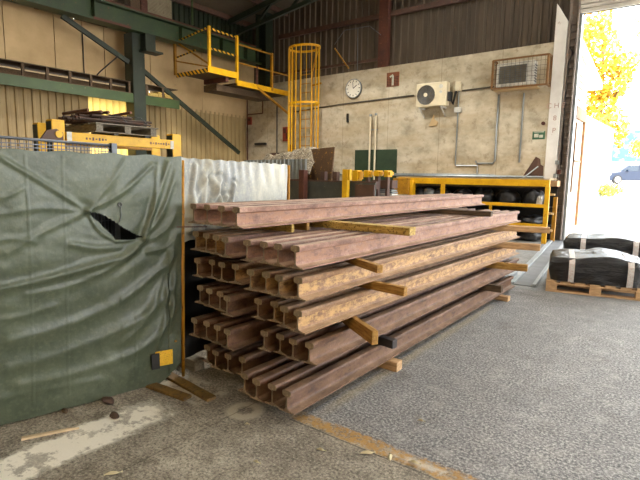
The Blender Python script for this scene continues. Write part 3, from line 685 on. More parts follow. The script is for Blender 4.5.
for i, (y0, y1, h) in enumerate(((8.55, 8.95, .1), (8.9, 9.2, .14), (9.1, 9.5, .09))):
    tag(MB().box(-13.1, -12.82, y0, y1, 3.765+i*.012, 3.765+i*.012+h, R(6*i)).build('timber_offcut', M['wood_yellow']), 'yellow timber offcut on the green wall beam, '+('next to the column', 'in the middle of three', 'farthest from the column')[i], 'timber', 'offcuts on the wall beam')
db = MB().bar((-12.85, 6.22, 5.38), (-12.85, 8.0, 4.6), .08, .12)
tag(db.build('diagonal_brace', M['green_dark']), 'short dark green brace between crane beam and left side of the column', 'brace')
db = MB().bar((-12.85, 8.46, 4.45), (-12.85, 12.2, 2.28), .08, .12)
tag(db.build('diagonal_brace', M['green_dark']), 'long dark green brace sloping down from the column to the right', 'brace')
tag(MB().tube([(-12.6, 7.55, 4.65), (-13.4, 7.45, 4.3), (-13.45, 7.3, 4.1), (-13.45, 7.2, 4.06)], .018, 6).build('cable', M['black'], smooth=True), 'black cable drooping from the brace beside the green column', 'cable')
tag(MB().tube([(-13.57, 7.1, 4.09), (-13.57, 7.1, 5.4)], .015, 6).build('conduit_pipe', M['black']), 'thin dark conduit running up the cream wall boards', 'pipe')
tag(MB().tube([(-12.6, 10.05, 6.05), (-12.6, 10.05, 7.3)], .03, 8).build('hanger_pole', M['green_light']), 'thin green vertical pole above the crane beam by the platform', 'pole')
# truss near the gable
tr = thing('roof_truss', (-8, 12.2, 6.8), 'dark green roof truss close to the gable wall', 'truss')
t_ = MB(); t_.bar((-13.3, 12.2, roofz(-13.3)-.25), (-2, 12.2, roofz(-2)-.25), .12, .18); t_.build('rafter', M['green_dark'], tr)
t_ = MB(); t_.bar((-12.9, 12.2, 6.35), (-4, 12.2, 7.6), .1, .12); t_.build('bottom_chord', M['green_dark'], tr)
for i in range(6):
    x = -12+i*1.5; MB().bar((x, 12.2, 6.48+(x+12)*.14), (x+.7, 12.2, roofz(x+.7)-.3), .07, .07).build('web_member', M['green_dark'], tr)
tag(MB().box(-8.0, -7.68, 13.42, 13.6, 4.83, 8.2).build('steel_column', M['rust_red'], bevel=.01), 'rusty red-brown steel post on the corrugated gable wall', 'column')
# ------------------------------------------------------------------ yellow access platform
pf = thing('access_platform', (-12.0, 11, 4.4), 'yellow railed access platform high in the corner beside the crane beam', 'platform')
XO, XI = -11.36, -12.42
MB().box(XI, XO, 9.6, 10.72, 4.44, 4.50).build('floor_deck', M['wood_dark'], pf); MB().box(XI, XO, 10.72, 13.15, 4.26, 4.32).build('floor_deck', M['wood_dark'], pf)
MB().box(XO-.02, XO+.02, 9.58, 10.72, 4.44, 4.62).build('toe_board', M['yellow'], pf, bevel=.003)
MB().box(XO-.02, XO+.02, 10.72, 13.1, 4.24, 4.40).build('toe_board', M['yellow'], pf, bevel=.003)
MB().box(XI-.4, XO, 9.58, 9.62, 4.44, 4.56).build('toe_board', M['hazard'], pf)
for x, y, z0, z1, mt in ((XO, 9.64, 4.5, 5.72, 'yellow'), (XO, 10.72, 4.3, 5.70, 'yellow'), (XO, 12.28, 4.3, 5.50, 'yellow_dirty'), (-12.82, 9.55, 4.5, 5.5, 'yellow_dirty')):
    MB().box(x-.04, x+.04, y-.035, y+.035, z0, z1).build('guard_post', M[mt], pf, bevel=.004)
MB().box(XI+.02, XI+.08, 10.5, 10.56, 4.5, 5.1).build('guard_post', M['yellow_dirty'], pf); MB().box(XO-.02, XO+.02, 11.55, 11.61, 4.3, 4.95).build('guard_post', M['rust_red'], pf)
for z in (5.66, 5.12):
    MB().bar((XO, 9.64, z), (XO, 10.72, z-.02), .025, .05).build('striped_rail', M['hazard'], pf)
MB().bar((-12.82, 9.55, 5.46), (XO, 9.62, 5.68), .025, .05).build('striped_rail', M['hazard'], pf); MB().bar((-12.82, 9.55, 5.0), (-11.9, 9.58, 5.12), .025, .04).build('striped_rail', M['hazard'], pf)
MB().bar((-12.82, 9.55, 4.92), (XO-.1, 9.7, 4.62), .03, .04).build('guard_rail', M['yellow_dirty'], pf); MB().bar((-12.75, 9.6, 5.45), (XO-.1, 9.7, 4.7), .03, .05).build('guard_rail', M['yellow_dirty'], pf)
for z, y1 in ((5.46, 12.28), (4.92, 13.1)): MB().bar((XO, 10.74, z), (XO, y1, z), .03, .04).build('guard_rail', M['yellow_dirty'], pf)
MB().bar((XO, 11.6, 4.3), (XO, 13.2, 3.62), .06, .06).build('support_brace', M['yellow_dirty'], pf)
MB().box(-12.3, -11.7, 10.2, 12.6, 4.05, 4.24).build('support_beam', M['wood_dark'], pf); MB().box(-12.42, XO-.05, 10.3, 10.42, 4.3, 4.435).build('support_beam', M['rust_red'], pf)
# caged ladder
ld = thing('caged_ladder', (-10.35, 12.8, 0), 'tall yellow fixed ladder with safety cage on the back wall', 'ladder')
LX0, LX1, LY, CX, CY, CR = -10.72, -10.22, 13.0, -10.36, 12.75, .56
for x in (LX0, LX1): MB().tube([(x, LY, .0), (x, LY, 4.9), (x+(.0 if x < -10.4 else .25), LY, 5.7)], .03, 8).build('stile', M['yellow_dirty'], ld)
for i in range(16): MB().tube([(LX0, LY, .5+i*.29), (LX1, LY, .5+i*.29)], .014, 6).build('rung', M['yellow_dirty'], ld)
def hoop(z, r):
    return MB().prism([(-.008, -.035), (.008, -.035), (.008, .035), (-.008, .035)], (0, 0, 0), (.001, 0, 0), (1, 0, 0), (0, 0, 1)) and None
def hoop_mb(z, tilt=0.):
    m = MB(); n = 32
    for i in range(n):
        a0, a1 = 2*pi*i/n, 2*pi*(i+1)/n
        if False: continue
        p = [(CX+CR*cos(a), CY+CR*.75*sin(a), z+tilt*sin(a)) for a in (a0, a1)]
        m.bar(p[0], p[1], .02, .07)
    return m
for z in (5.62, 3.86, 2.3): hoop_mb(z).build('cage_hoop', M['yellow'], ld)
for k in range(11):
    a = pi*.96+k*(pi*1.08)/10; x, y = CX+CR*cos(a), CY+CR*.75*sin(a)
    MB().box(x-.022, x+.022, y-.008, y+.008, 2.3, 5.62, a).build('cage_bar', M['yellow'], ld)
for x, h in ((CX+CR*.96, 5.62), (CX-CR*.96, 5.62)):
    MB().bar((x, CY+.1, 2.3), (x, CY+.1, h), .03, .02).build('cage_bar', M['yellow_dirty'], ld)
MB().bar((LX1, 12.95, 4.45), (CX+.56, 12.95, 4.5), .04, .05).build('stand_off', M['yellow_dirty'], ld)
tag(MB().tube([(-9.55, 13.3, 5.62), (-9.05, 13.4, 4.95)], .025, 6).build('stay_bar', M['yellow_dirty']), 'thin yellow stay from ladder cage top down to the block wall', 'bar')
tag(MB().tube([(-9.6, 13.35, 5.75), (-9.25, 13.4, 6.15), (-8.35, 13.45, 6.15), (-7.9, 13.4, 5.8)], .012, 6).build('wire_line', M['wire']), 'thin grey wire strung across the gable above the clock', 'wire')
tag(MB().tube([(-8.78, 13.46, 6.15), (-8.76, 13.46, 4.85)], .014, 6).build('wire_line', M['wire']), 'thin vertical grey wire on the gable above the clock', 'wire')
# recess frames and red boxes at the corner
fr = MB(); A = [(-13.45, 13.2, 4.4), (-12.66, 13.2, 4.4), (-12.66, 13.2, 3.75), (-13.45, 13.2, 3.75)]
for i in range(4): fr.tube([A[i], A[(i+1) % 4]], .022, 6)
fr.tube([(-13.45, 13.2, 3.75), (-13.45, 13.2, .5)], .022, 6)
tag(fr.build('pipe_guard', M['rust_red']), 'rusty rectangular pipe frame low under the platform in the corner', 'frame')
def wallbox(name, x0, x1, z0, z1, mat, label, cat, y=13.3, d=.06, parts=()):
    t = thing(name, ((x0+x1)/2, y, z0), label, cat); MB().box(x0, x1, y-d, y-.001, z0, z1).build('casing', M[mat], t, bevel=.004)
    for i, (a, b, c, e, m) in enumerate(parts): MB().box(x0+a*(x1-x0), x0+b*(x1-x0), y-d-.006, y-d-.0005, z0+c*(z1-z0), z0+e*(z1-z0)).build('panel_mark', M[m], t)
    return t
wallbox('alarm_box', -13.5, -13.3, 3.38, 3.66, 'red_box', 'small red box on the wall in the far left corner', 'box', parts=((.2, .8, .5, .8, 'sign_dots'),))
wallbox('notice_sign', -11.72, -11.42, 2.72, 3.22, 'red_box', 'red notice plate on the wall just left of the caged ladder', 'sign', parts=((.15, .5, .55, .9, 'sign_dots'), (.55, .85, .15, .6, 'rust_red')))
wallbox('notice_sign', -11.38, -11.3, 2.3, 2.6, 'red_box', 'narrow red plate below the red notice at the ladder', 'sign')
tag(MB().box(-13.1, -12.55, 13.22, 13.299, 2.62, 2.7).build('wall_slot', M['black_steel']), 'dark horizontal bar on the wall under the platform', 'bar')
tag(MB().tube([(-12.0, 13.25, 1.7), (-12.0, 13.25, 4.0)], .025, 6).build('conduit_pipe', M['steel_dark']), 'dark vertical conduit on the wall between platform and ladder', 'pipe')
# ------------------------------------------------------------------ things on the block wall
YW = 13.299
ck = thing('wall_clock', (-8.75, YW, 4.28), 'round white wall clock high on the beige block wall', 'clock')
MB().disc((-8.75, YW-.03, 4.28), (0, 1, 0), .29, .06, 36).build('case', M['steel_dark'], ck); MB().ring((-8.75, YW-.06, 4.28), (0, 1, 0), .285, .016, 36).build('rim', M['galv'], ck, smooth=True)
MB().disc((-8.75, YW-.063, 4.28), (0, 1, 0), .27, .006, 36).build('face', M['clock_face'], ck)
mk = MB()
for i in range(12):
    a = i*pi/6; mk.bar((-8.75+.2*sin(a), YW-.068, 4.28+.2*cos(a)), (-8.75+.25*sin(a), YW-.068, 4.28+.25*cos(a)), .02, .006, (0, 1, 0))
mk.build('hour_marks', M['black'], ck)
MB().bar((-8.75, YW-.071, 4.28), (-8.75+.13, YW-.071, 4.28+.09), .02, .006, (0, 1, 0)).build('hour_hand', M['black'], ck); MB().bar((-8.75, YW-.075, 4.28), (-8.75-.02, YW-.075, 4.28+.2), .014, .006, (0, 1, 0)).build('minute_hand', M['black'], ck)
sg = thing('number_sign', (-7.37, YW, 4.22), 'brown dotted plate with a pale figure 1 on the block wall', 'sign')
MB().box(-7.58, -7.16, YW-.02, YW, 4.22, 4.63).build('plate', M['sign_brown'], sg)
for half in ((0, 1, 2), (5, 6, 7)):
    d = MB()
    for i in half:
        for j in range(6):
            x = -7.54+i*.048; z = 4.25+j*.046; d.box(x-.016, x+.016, YW-.024, YW-.0205, z-.016, z+.016)
    d.build('dots', M['sign_dots'], sg)
n1 = MB(); n1.box(-7.40, -7.34, YW-.028, YW-.0205, 4.25, 4.53); n1.bar((-7.47, YW-.026, 4.50), (-7.36, YW-.026, 4.55), .05, .006, (0, 1, 0)); n1.build('figure_one', M['pale_ink'], sg)
# split air conditioner
ac = thing('air_conditioner', (-5.97, 13.1, 3.48), 'cream outdoor air conditioning unit on brackets on the block wall', 'air conditioner')
MB().box(-6.42, -5.52, 12.95, 13.2, 3.50, 4.14).build('casing', M['ac_cream'], ac, bevel=.02)
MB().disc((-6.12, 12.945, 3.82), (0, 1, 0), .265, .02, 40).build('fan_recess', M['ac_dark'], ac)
gl = MB()
for r in (.05, .09, .13, .17, .21, .25): gl.ring((-6.12, 12.925, 3.82), (0, 1, 0), r, .005, 36, 5)
for i in range(12):
    a = i*pi/6; gl.bar((-6.12+.05*sin(a), 12.925, 3.82+.05*cos(a)), (-6.12+.265*sin(a), 12.925, 3.82+.265*cos(a)), .008, .006, (0, 1, 0))
gl.build('fan_grille', M['wire'], ac)
MB().disc((-6.12, 12.92, 3.82), (0, 1, 0), .055, .012, 24).build('fan_hub', M['ac_cream'], ac)
for z, r in ((4.02, .055), (3.87, .04)): MB().disc((-5.68, 12.946, z), (0, 1, 0), r, .012, 20).build('round_badge', M['white'], ac)
for x in (-6.3, -5.66):
    b = MB(); b.box(x-.02, x+.02, 12.93, 13.298, 3.455, 3.495); b.bar((x, 12.96, 3.46), (x, 13.28, 3.24), .03, .03, (1, 0, 0)); b.build('bracket', M['white'], ac)
MB().box(-5.50, -5.42, 13.0, 13.15, 3.62, 3.86).build('valve_cover', M['black'], ac); MB().tube([(-5.46, 13.05, 3.7), (-5.4, 13.15, 3.55), (-5.36, 13.24, 3.9)], .03, 8).build('hose', M['black'], ac, smooth=True)
cv = thing('pipe_cover', (-5.30, YW, 1.7), 'cream pipe cover and thin conduit beside the air conditioning unit', 'pipe')
MB().box(-5.38, -5.22, 13.18, YW-.001, 3.9, 4.14).build('cover_box', M['ac_cream'], cv, bevel=.02); MB().box(-5.38, -5.2, 13.2, YW-.001, 3.32, 3.46).build('junction_box', M['white'], cv, bevel=.006)
MB().tube([(-5.29, 13.27, 3.9), (-5.29, 13.27, 1.9), (-5.26, 13.27, 1.87), (-4.66, 13.27, 1.87), (-4.66, 13.27, 1.55)], .02, 8).build('conduit', M['galv'], cv)
tag(MB().tube([(-4.2, 13.27, 3.72), (-4.2, 13.27, 2.0), (-4.25, 13.27, 1.93), (-4.68, 13.27, 1.93), (-4.72, 13.27, 2.0)], .025, 8).build('conduit_pipe', M['galv'], smooth=True), 'grey conduit dropping from the wall cage and hooking left', 'pipe')
tag(MB().tube([(-3.57, 13.27, 3.7), (-3.57, 13.27, 1.95)], .022, 8).build('conduit_pipe', M['galv']), 'straight grey conduit below the right part of the wall cage', 'pipe')
tag(MB().tube([(-11.2, 13.27, 3.72), (-9.3, 13.27, 3.83), (-6.65, 13.27, 3.90)], .022, 8).build('service_pipe', M['pipe_grey'], smooth=True), 'long dark service pipe along the wall from ladder to air conditioner', 'pipe')
tag(MB().tube([(-5.2, 13.27, 3.90), (-4.35, 13.27, 3.93)], .02, 8).build('service_pipe', M['pipe_grey'], smooth=True), 'short dark service pipe between air conditioner and wall cage', 'pipe')
tag(MB().tube([(-9.3, 13.262, 1.585), (-2.95, 13.262, 1.585)], .03, 8).tube([(-7.2, 13.27, 1.63), (-4.2, 13.27, 1.63), (-3.9, 13.22, 1.5), (-3.5, 13.22, 1.5), (-3.1, 13.27, 1.85)], .016, 6).build('service_pipe', M['galv']), 'long thin grey pipes along the wall just above the yellow rack', 'pipe')
pp = thing('pipe_pair', (-7.95, 13.25, 1.5), 'pair of upright pale pipes standing in front of the green board', 'pipe')
for x, h in ((-8.05, 3.4), (-7.86, 3.42)):
    p = MB().tube([(x, 13.18, .0), (x, 13.18, h)], .03, 10).build('pipe', M['ac_cream'], pp); MB().disc((x, 13.18, h), (0, 0, 1), .042, .07, 12).build('cap', M['galv'], p)
MB().box(-8.1, -7.8, 13.2, 13.22, 2.95, 2.98).build('clip', M['galv'], pp)
gb = thing('green_board', (-7.9, YW, 1.65), 'dark green board leaning flat on the block wall behind two pipes', 'board')
MB().box(-8.65, -7.14, YW-.03, YW-.001, 1.3, 2.36).build('board', M['board_green'], gb, bevel=.004)
wallbox('exit_sign', -3.30, -3.0, 2.53, 2.73, 'sign_green', 'small green sign on the wall near the doorway', 'sign', d=.015, parts=((.15, .5, .25, .7, 'pale_ink'), (.55, .85, .2, .55, 'pale_ink'), (.1, .9, .86, .95, 'pale_ink')))
hb = MB(); hb.prism([(-.36, 0), (-.08, .5), (.03, .44), (.05, .3), (.12, .26), (.13, 0)], (-3.1, YW-.012, 1.6), (-3.1, YW-.002, 1.6), (1, 0, 0), (0, 0, 1))
tag(hb.build('wall_patch', M['brown_paint']), 'dark brown broken triangular patch low on the wall near the doorway', 'patch')
tag(MB().disc((-3.06, YW-.02, 2.92), (0, 1, 0), .045, .04, 14).build('wall_stud', M['rust_red']), 'small dark round stud on the wall above the green sign', 'stud')
tag(MB().box(-9.0, -8.93, YW-.05, YW-.001, 3.25, 3.52).build('wall_bracket', M['black_steel']), 'small black bracket on the wall below the clock', 'bracket')
tag(MB().prism([(-.14, 0), (.1, .02), (.14, .12), (.02, .2), (0, .34), (-.06, .2)], (-6.0, YW-.05, 2.98), (-6.0, YW-.002, 2.98), (1, 0, 0), (0, 0, 1)).build('plaster_patch', M['cream'], bevel=.01), 'pale lump of plaster on the wall below the air conditioner', 'patch')
for x in (-5.72, -4.55, -3.33):
    pass
# cage with window air conditioner
cg = thing('wall_cage', (-3.6, 13.1, 3.8), 'rusty yellow mesh cage bolted to the wall around the window unit', 'cage')
F_ = [(-4.30, 12.98), (-2.98, 12.98)]; Z0, Z1_ = 3.82, 4.52
fr = MB()
for z in (Z0, Z1_): fr.bar((-4.3, 12.98, z), (-2.98, 12.98, z), .04, .04); fr.bar((-2.98, 12.98, z), (-2.98, 13.3, z), .04, .04); fr.bar((-4.3, 12.98, z), (-4.3, 13.3, z), .04, .04)
for x in (-4.3, -2.98): fr.bar((x, 12.98, Z0), (x, 12.98, Z1_), .05, .05); fr.bar((x, 13.28, Z0), (x, 13.28, Z1_), .04, .04)
fr.build('frame', M['cage_steel'], cg)
wm = MB()
for i in range(13): wm.box(-4.25+i*.1, -4.243+i*.1, 12.975, 12.98, Z0, Z1_)
for i in range(6): wm.box(-4.3, -2.98, 12.972, 12.977, Z0+i*.115, Z0+i*.115+.007)
for i in range(4): wm.box(-2.983, -2.978, 13.02+i*.07, 13.025+i*.07, Z0, Z1_)
wm.build('wire_mesh', M['pipe_grey'], cg)
wa = thing('window_air_conditioner', (-3.8, 13.15, 3.85), 'white boxy window air conditioner with dark grille inside the wall cage', 'air conditioner')
MB().box(-4.22, -3.3, 13.02, 13.298, 3.86, 4.44).build('casing', M['white'], wa, bevel=.012)
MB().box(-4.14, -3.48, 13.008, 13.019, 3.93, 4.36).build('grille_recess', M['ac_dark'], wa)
g_ = MB()
for i in range(9): g_.box(-4.14, -3.48, 13.0, 13.0075, 3.95+i*.048, 3.962+i*.048)
for i in range(6): g_.box(-4.14+i*.13, -4.125+i*.13, 13.0, 13.0075, 3.93, 4.36)
g_.build('grille', M['wire'], wa)
g_ = MB()
for i in range(7): g_.box(-3.298, -3.29, 13.05, 13.27, 3.93+i*.065, 3.96+i*.065)
g_.build('side_louvre', M['wire'], wa)
tag(MB().box(-4.27, -3.2, 13.0, 13.298, 3.77, 3.80).build('wall_shelf', M['cream'], bevel=.004), 'thin cream shelf under the window air conditioner', 'shelf')
# faded lettering on the white end panel
for s_, z in (('C H E', 3.28), ('8', 2.98), ('P', 2.68)):
    cu = bpy.data.curves.new('panel_lettering', 'FONT'); cu.body = s_; cu.size = .17; cu.align_x = 'CENTER'; cu.extrude = .002
    cu.materials.append(M['red_ink']); tmp = bpy.data.objects.new('tmp_text', cu); COL.objects.link(tmp); bpy.context.view_layer.update()
    me = bpy.data.meshes.new_from_object(tmp.evaluated_get(bpy.context.evaluated_depsgraph_get())); bpy.data.objects.remove(tmp)
    o = bpy.data.objects.new('panel_lettering', me); COL.objects.link(o); o.location = (-2.80, 13.275, z); o.rotation_euler = (pi/2, 0, 0)
    tag(o, f'faded reddish lettering on the white doorway panel, {"top" if z > 3.1 else "middle" if z > 2.8 else "bottom"} line', 'lettering')
# door jamb lattice column
jc = thing('steel_column', (-2.55, 13.45, 0), 'dark riveted steel column at the left of the bright doorway', 'column')
MB().box(-2.66, -2.62, 13.30, 13.36, 0, 5.9).build('flange', M['jamb'], jc); MB().box(-2.47, -2.44, 13.26, 13.5, 0, 5.9).build('flange', M['jamb'], jc); MB().box(-2.66, -2.44, 13.42, 13.46, 0, 5.9).build('web', M['jamb'], jc)
bt = MB()
for i in range(30): bt.box(-2.61, -2.48, 13.36, 13.42, .3+i*.17, .37+i*.17)
bt.build('batten_plate', M['jamb'], jc)
tag(MB().tube([(-2.6, 13.33, 4.7), (-2.52, 13.31, 4.55), (-2.6, 13.33, 4.3), (-2.62, 13.33, 3.6), (-2.58, 13.33, 1.9)], .014, 6).build('cable', M['black'], smooth=True), 'black cable looping down the riveted column by the doorway', 'cable')
for i, (x, z, m) in enumerate(((-2.66, 1.95, 'galv'), (-2.6, 1.72, 'rust_red'), (-2.68, 1.62, 'galv'), (-2.62, 1.35, 'rust_red'))):
    tag(MB().box(x-.04, x+.04, 13.2, 13.262, z-.05, z+.05).build('switch_box', M[m], bevel=.006), ('small grey switch box on the doorway column, upper', 'small rusty box on the doorway column, upper', 'small grey switch box on the doorway column, lower', 'small rusty box on the doorway column, lower')[i], 'box')
tag(MB().box(-2.95, -2.55, 12.9, 13.25, 1.36, 1.5).build('timber_block', M['wood_pallet'], bevel=.006), 'pale timber block at the foot of the white doorway panel', 'timber')

# ------------------------------------------------------------------ stock area in the middle distance
YM = 9.
gs = thing('sheet_bin', (-8.2, 9.2, 0), 'bin of corrugated galvanised steel sheets behind the silver tarpaulin', 'bin')
corr(MB(), (-9.3, YM), (-7.2, YM), 1.45, lambda t: 1.90+.02*t, (0, -1), .13, .03).build('corrugated_side', M['galv'], gs, solid=.006)
MB().box(-9.3, -7.8, 9.05, 10.2, 0, 1.44).build('bin_body', M['brown_paint'], gs)
def heap(u, v):
    x = -9.2+2.0*u; y = 9.1+1.1*v; e = min(1, 6*u, 8*(1-u)+.5)*min(1, 5*v+.3, 5*(1-v)+.05)
    return (x, y, 1.44+e*(.48+.3*u)+.1*mnoise.noise((x*5, y*5, 0))*e+.06*mnoise.noise((x*14, y*14, 3))+.04*mnoise.noise((x*33, y*33, 7)))
tag(MB().grid(heap, 70, 40).build('rubble_heap', M['rubble'], org=(-8.2, 9.6, 1.4), fix=False), 'pale dirty heap of rubble in the corrugated bin', 'heap', None, 'stuff')
bp = thing('steel_plate', (-6.9, 9.3, 1.4), 'brown steel plate with yellowish rust marks standing upright behind posts', 'plate')
MB().add([(-7.69, 9.3, 1.3), (-6.72, 9.3, 1.3), (-7.69, 9.3, 2.14), (-6.64, 9.3, 2.20), (-7.69, 9.34, 1.3), (-6.72, 9.34, 1.3), (-7.69, 9.34, 2.14), (-6.64, 9.34, 2.20)], [(0, 1, 3, 2), (4, 6, 7, 5), (0, 4, 5, 1), (1, 5, 7, 3), (2, 3, 7, 6), (0, 2, 6, 4)]).build('plate', M['plate_brown'], bp)
tag(MB().box(-9.6, -8.35, 10.3, 10.36, 0, 2.15).build('steel_plate', M['brown_paint']), 'dark brown plate standing behind the rubble heap', 'plate')
sb = thing('stock_bin', (-6.5, 9.1, 0), 'long dark grey steel stock bin with brown top edge', 'bin')
MB().box(-7.75, -5.32, 8.98, 9.02, 0, 1.40).build('side_panel', M['panel_grey'], sb); MB().box(-7.75, -5.32, 9.0, 9.1, 1.27, 1.43).build('top_edge', M['brown_paint'], sb); MB().box(-7.75, -5.32, 9.8, 9.84, 0, 1.40).build('back_panel', M['panel_grey'], sb)
MB().box(-5.8, -5.32, 8.94, 8.975, .6, 1.36).build('end_plate', M['brown_paint'], sb)
POSTS = [(-7.21, .15, 8.88, 0, 1.66), (-6.80, .12, 9.14, 1.0, 1.63), (-6.47, .12, 9.16, 1.0, 1.63), (-6.20, .1, 9.14, 1.0, 1.62)]
for i, (x, w_, y, z0, z1) in enumerate(POSTS):
    tag(MB().box(x-w_/2, x+w_/2, y-w_/2+.0, y+w_/2, z0, z1).build('steel_post', M['rust_red' if i == 0 else 'brown_paint'], bevel=.005), ('tall rusty brown post at the left end of the grey bin', 'first short brown post along the grey bin top', 'second short brown post along the grey bin top', 'third short brown post along the grey bin top, by the yellow post')[i], 'post')
yp = thing('yellow_post', (-6.08, 8.8, 0), 'tall bright yellow post in front of the grey stock bin', 'post')
MB().box(-6.0, -5.87, 8.72, 8.83, 0, 1.68).build('shaft', M['yellow_bright'], yp, bevel=.008); MB().box(-5.87, -5.81, 8.73, 8.82, 1.45, 1.68).build('lug', M['yellow_bright'], yp, bevel=.008)
for i, (x, w_, h) in enumerate(((-5.99, .15, 1.43), (-5.70, .12, 1.52), (-5.44, .12, 1.54), (-5.20, .11, 1.53))):
    t = thing('yellow_stanchion', (x, 9.3, 0), f'short yellow capped stanchion, {ORD[i]} to the right of the tall yellow post', 'post')
    MB().box(x-w_*.25, x+w_*.25, 9.25, 9.35, 0, h).build('shaft', M['brown_paint'], t); MB().box(x-w_/2, x+w_/2, 9.2, 9.4, h, 1.67).build('cap', M['yellow_bright'], t, bevel=.012)
    MB().box(x+w_/2, x+w_/2+.04, 9.22, 9.38, h+.04, 1.64).build('cap_plate', M['yellow'], t)
lc = thing('crate_base', (-5.3, 9.6, 0), 'brown crate with pale sheets stacked on it beside the yellow rack', 'crate')
MB().box(-5.72, -5.2, 9.5, 9.75, 1.28, 1.46).build('lid', M['brown_paint'], lc); MB().box(-5.72, -5.2, 9.52, 9.75, 0, .85).build('body', M['panel_grey'], lc)
for i in range(9):
    x = -5.71+random.uniform(-.02, .02); tag(MB().box(x, x+.5, 9.5, 9.76, .86+i*.045, .893+i*.045, R(random.uniform(-2, 2))).build('steel_sheet', M['galv' if i % 3 else 'white_dirty']), 'pale flat steel sheet in the small stack beside the yellow rack', 'sheet', 'pale sheets beside the yellow rack')
# ------------------------------------------------------------------ yellow rack under the block wall
yr = thing('storage_rack', (-4.6, 12.8, 0), 'long low yellow steel rack full of black bags under the block wall', 'rack')
YR = 12.45
MB().box(-6.6, -2.62, YR-.04, YR+.04, 1.36, 1.52).build('top_beam', M['yellow'], yr, bevel=.008)
MB().box(-6.6, -2.62, YR-.03, YR+.8, 1.53, 1.545).build('top_sheet', M['cream'], yr)
MB().box(-6.7, -6.2, YR-.18, YR-.06, 1.05, 1.5).build('end_block', M['yellow_dirty'], yr, bevel=.01); MB().box(-6.25, -6.12, YR-.12, YR+.1, 1.02, 1.45).build('end_block', M['yellow'], yr, bevel=.01)
for x in (-5.27, -2.66): MB().box(x-.05, x+.05, YR-.04, YR+.04, 0, 1.36).build('upright', M['yellow'], yr, bevel=.005)
for x in (-3.98, -4.9): MB().box(x-.03, x+.03, YR+.0, YR+.06, 0, .86).build('upright', M['yellow'], yr)
MB().box(-2.62, -2.54, YR+.5, YR+.6, 0, 1.1).build('upright', M['yellow_dirty'], yr)
MB().box(-5.2, -2.7, YR-.04, YR+.02, .86, .94).build('shelf_beam', M['yellow'], yr, bevel=.005); MB().box(-6.6, -2.66, YR+.03, YR+.8, .84, .86).build('shelf', M['black_steel'], yr)
MB().box(-5.2, -2.7, YR-.03, YR+.02, .40, .46).build('shelf_beam', M['yellow'], yr); MB().box(-6.6, -2.66, YR+.03, YR+.8, .38, .40).build('shelf', M['black_steel'], yr)
MB().box(-6.6, -2.6, 13.2, 13.25, .02, 1.36).build('back_panel', M['black_steel'], yr); MB().bar((-6.2, YR+.1, 1.32), (-2.7, YR+.1, 1.34), .06, .04).build('inner_rail', M['wood_dark'], yr)
for z in (1.15, .7, .3): MB().box(-2.62, -2.5, YR+.02, YR+.06, z, z+.05).build('side_rung', M['cream'], yr)
rb = random.Random(5)
def bag(cx, cy, z, rx, ry, h, sd):
    def f(u, v):
        a = 2*pi*u; ph = v*pi; s = max(0, sin(ph))**.4; n = 1+.3*mnoise.noise((cos(a)*1.5+sd, sin(a)*1.5, v*3))+.12*mnoise.noise((cos(a)*5+sd, sin(a)*5, v*9))
        return (cx+rx*s*cos(a)*n, cy+ry*s*sin(a)*n, z+h*(.5-.5*cos(ph))*(1+.2*mnoise.noise((cos(a)+sd*3, sin(a), 1))*(v > .3)))
    return MB().grid(f, 28, 16)
NM = ('leftmost', 'second from left', 'third from left', 'fourth from left', 'fifth from left', 'rightmost')
for sh, z in (('upper', .865), ('middle', .405), ('floor', .01)):
    for i in range(6):
        x = -6.05+i*.6
        h = rb.uniform(.24, .40) if z > .5 else rb.uniform(.22, .34)
        tag(bag(x, YR+.36, z, .26, .24, h, i*7+z*9).build('wrapped_bundle', M['bag'], smooth=True), f'black wrapped bundle on the {sh} level of the yellow rack, {NM[i]}', 'bundle', 'black bundles on the yellow rack')
tag(bag(-5.75, YR+.2, 1.0, .16, .1, .24, 3).build('wrapped_bundle', M['galv'], smooth=True), 'pale grey wrapped piece among black bundles at the rack left end', 'bundle')
tag(bag(-2.85, YR+.12, .87, .07, .06, .24, 8).build('plastic_bag', M['white'], smooth=True), 'small pale plastic bag on the rack shelf by the right upright', 'bag')
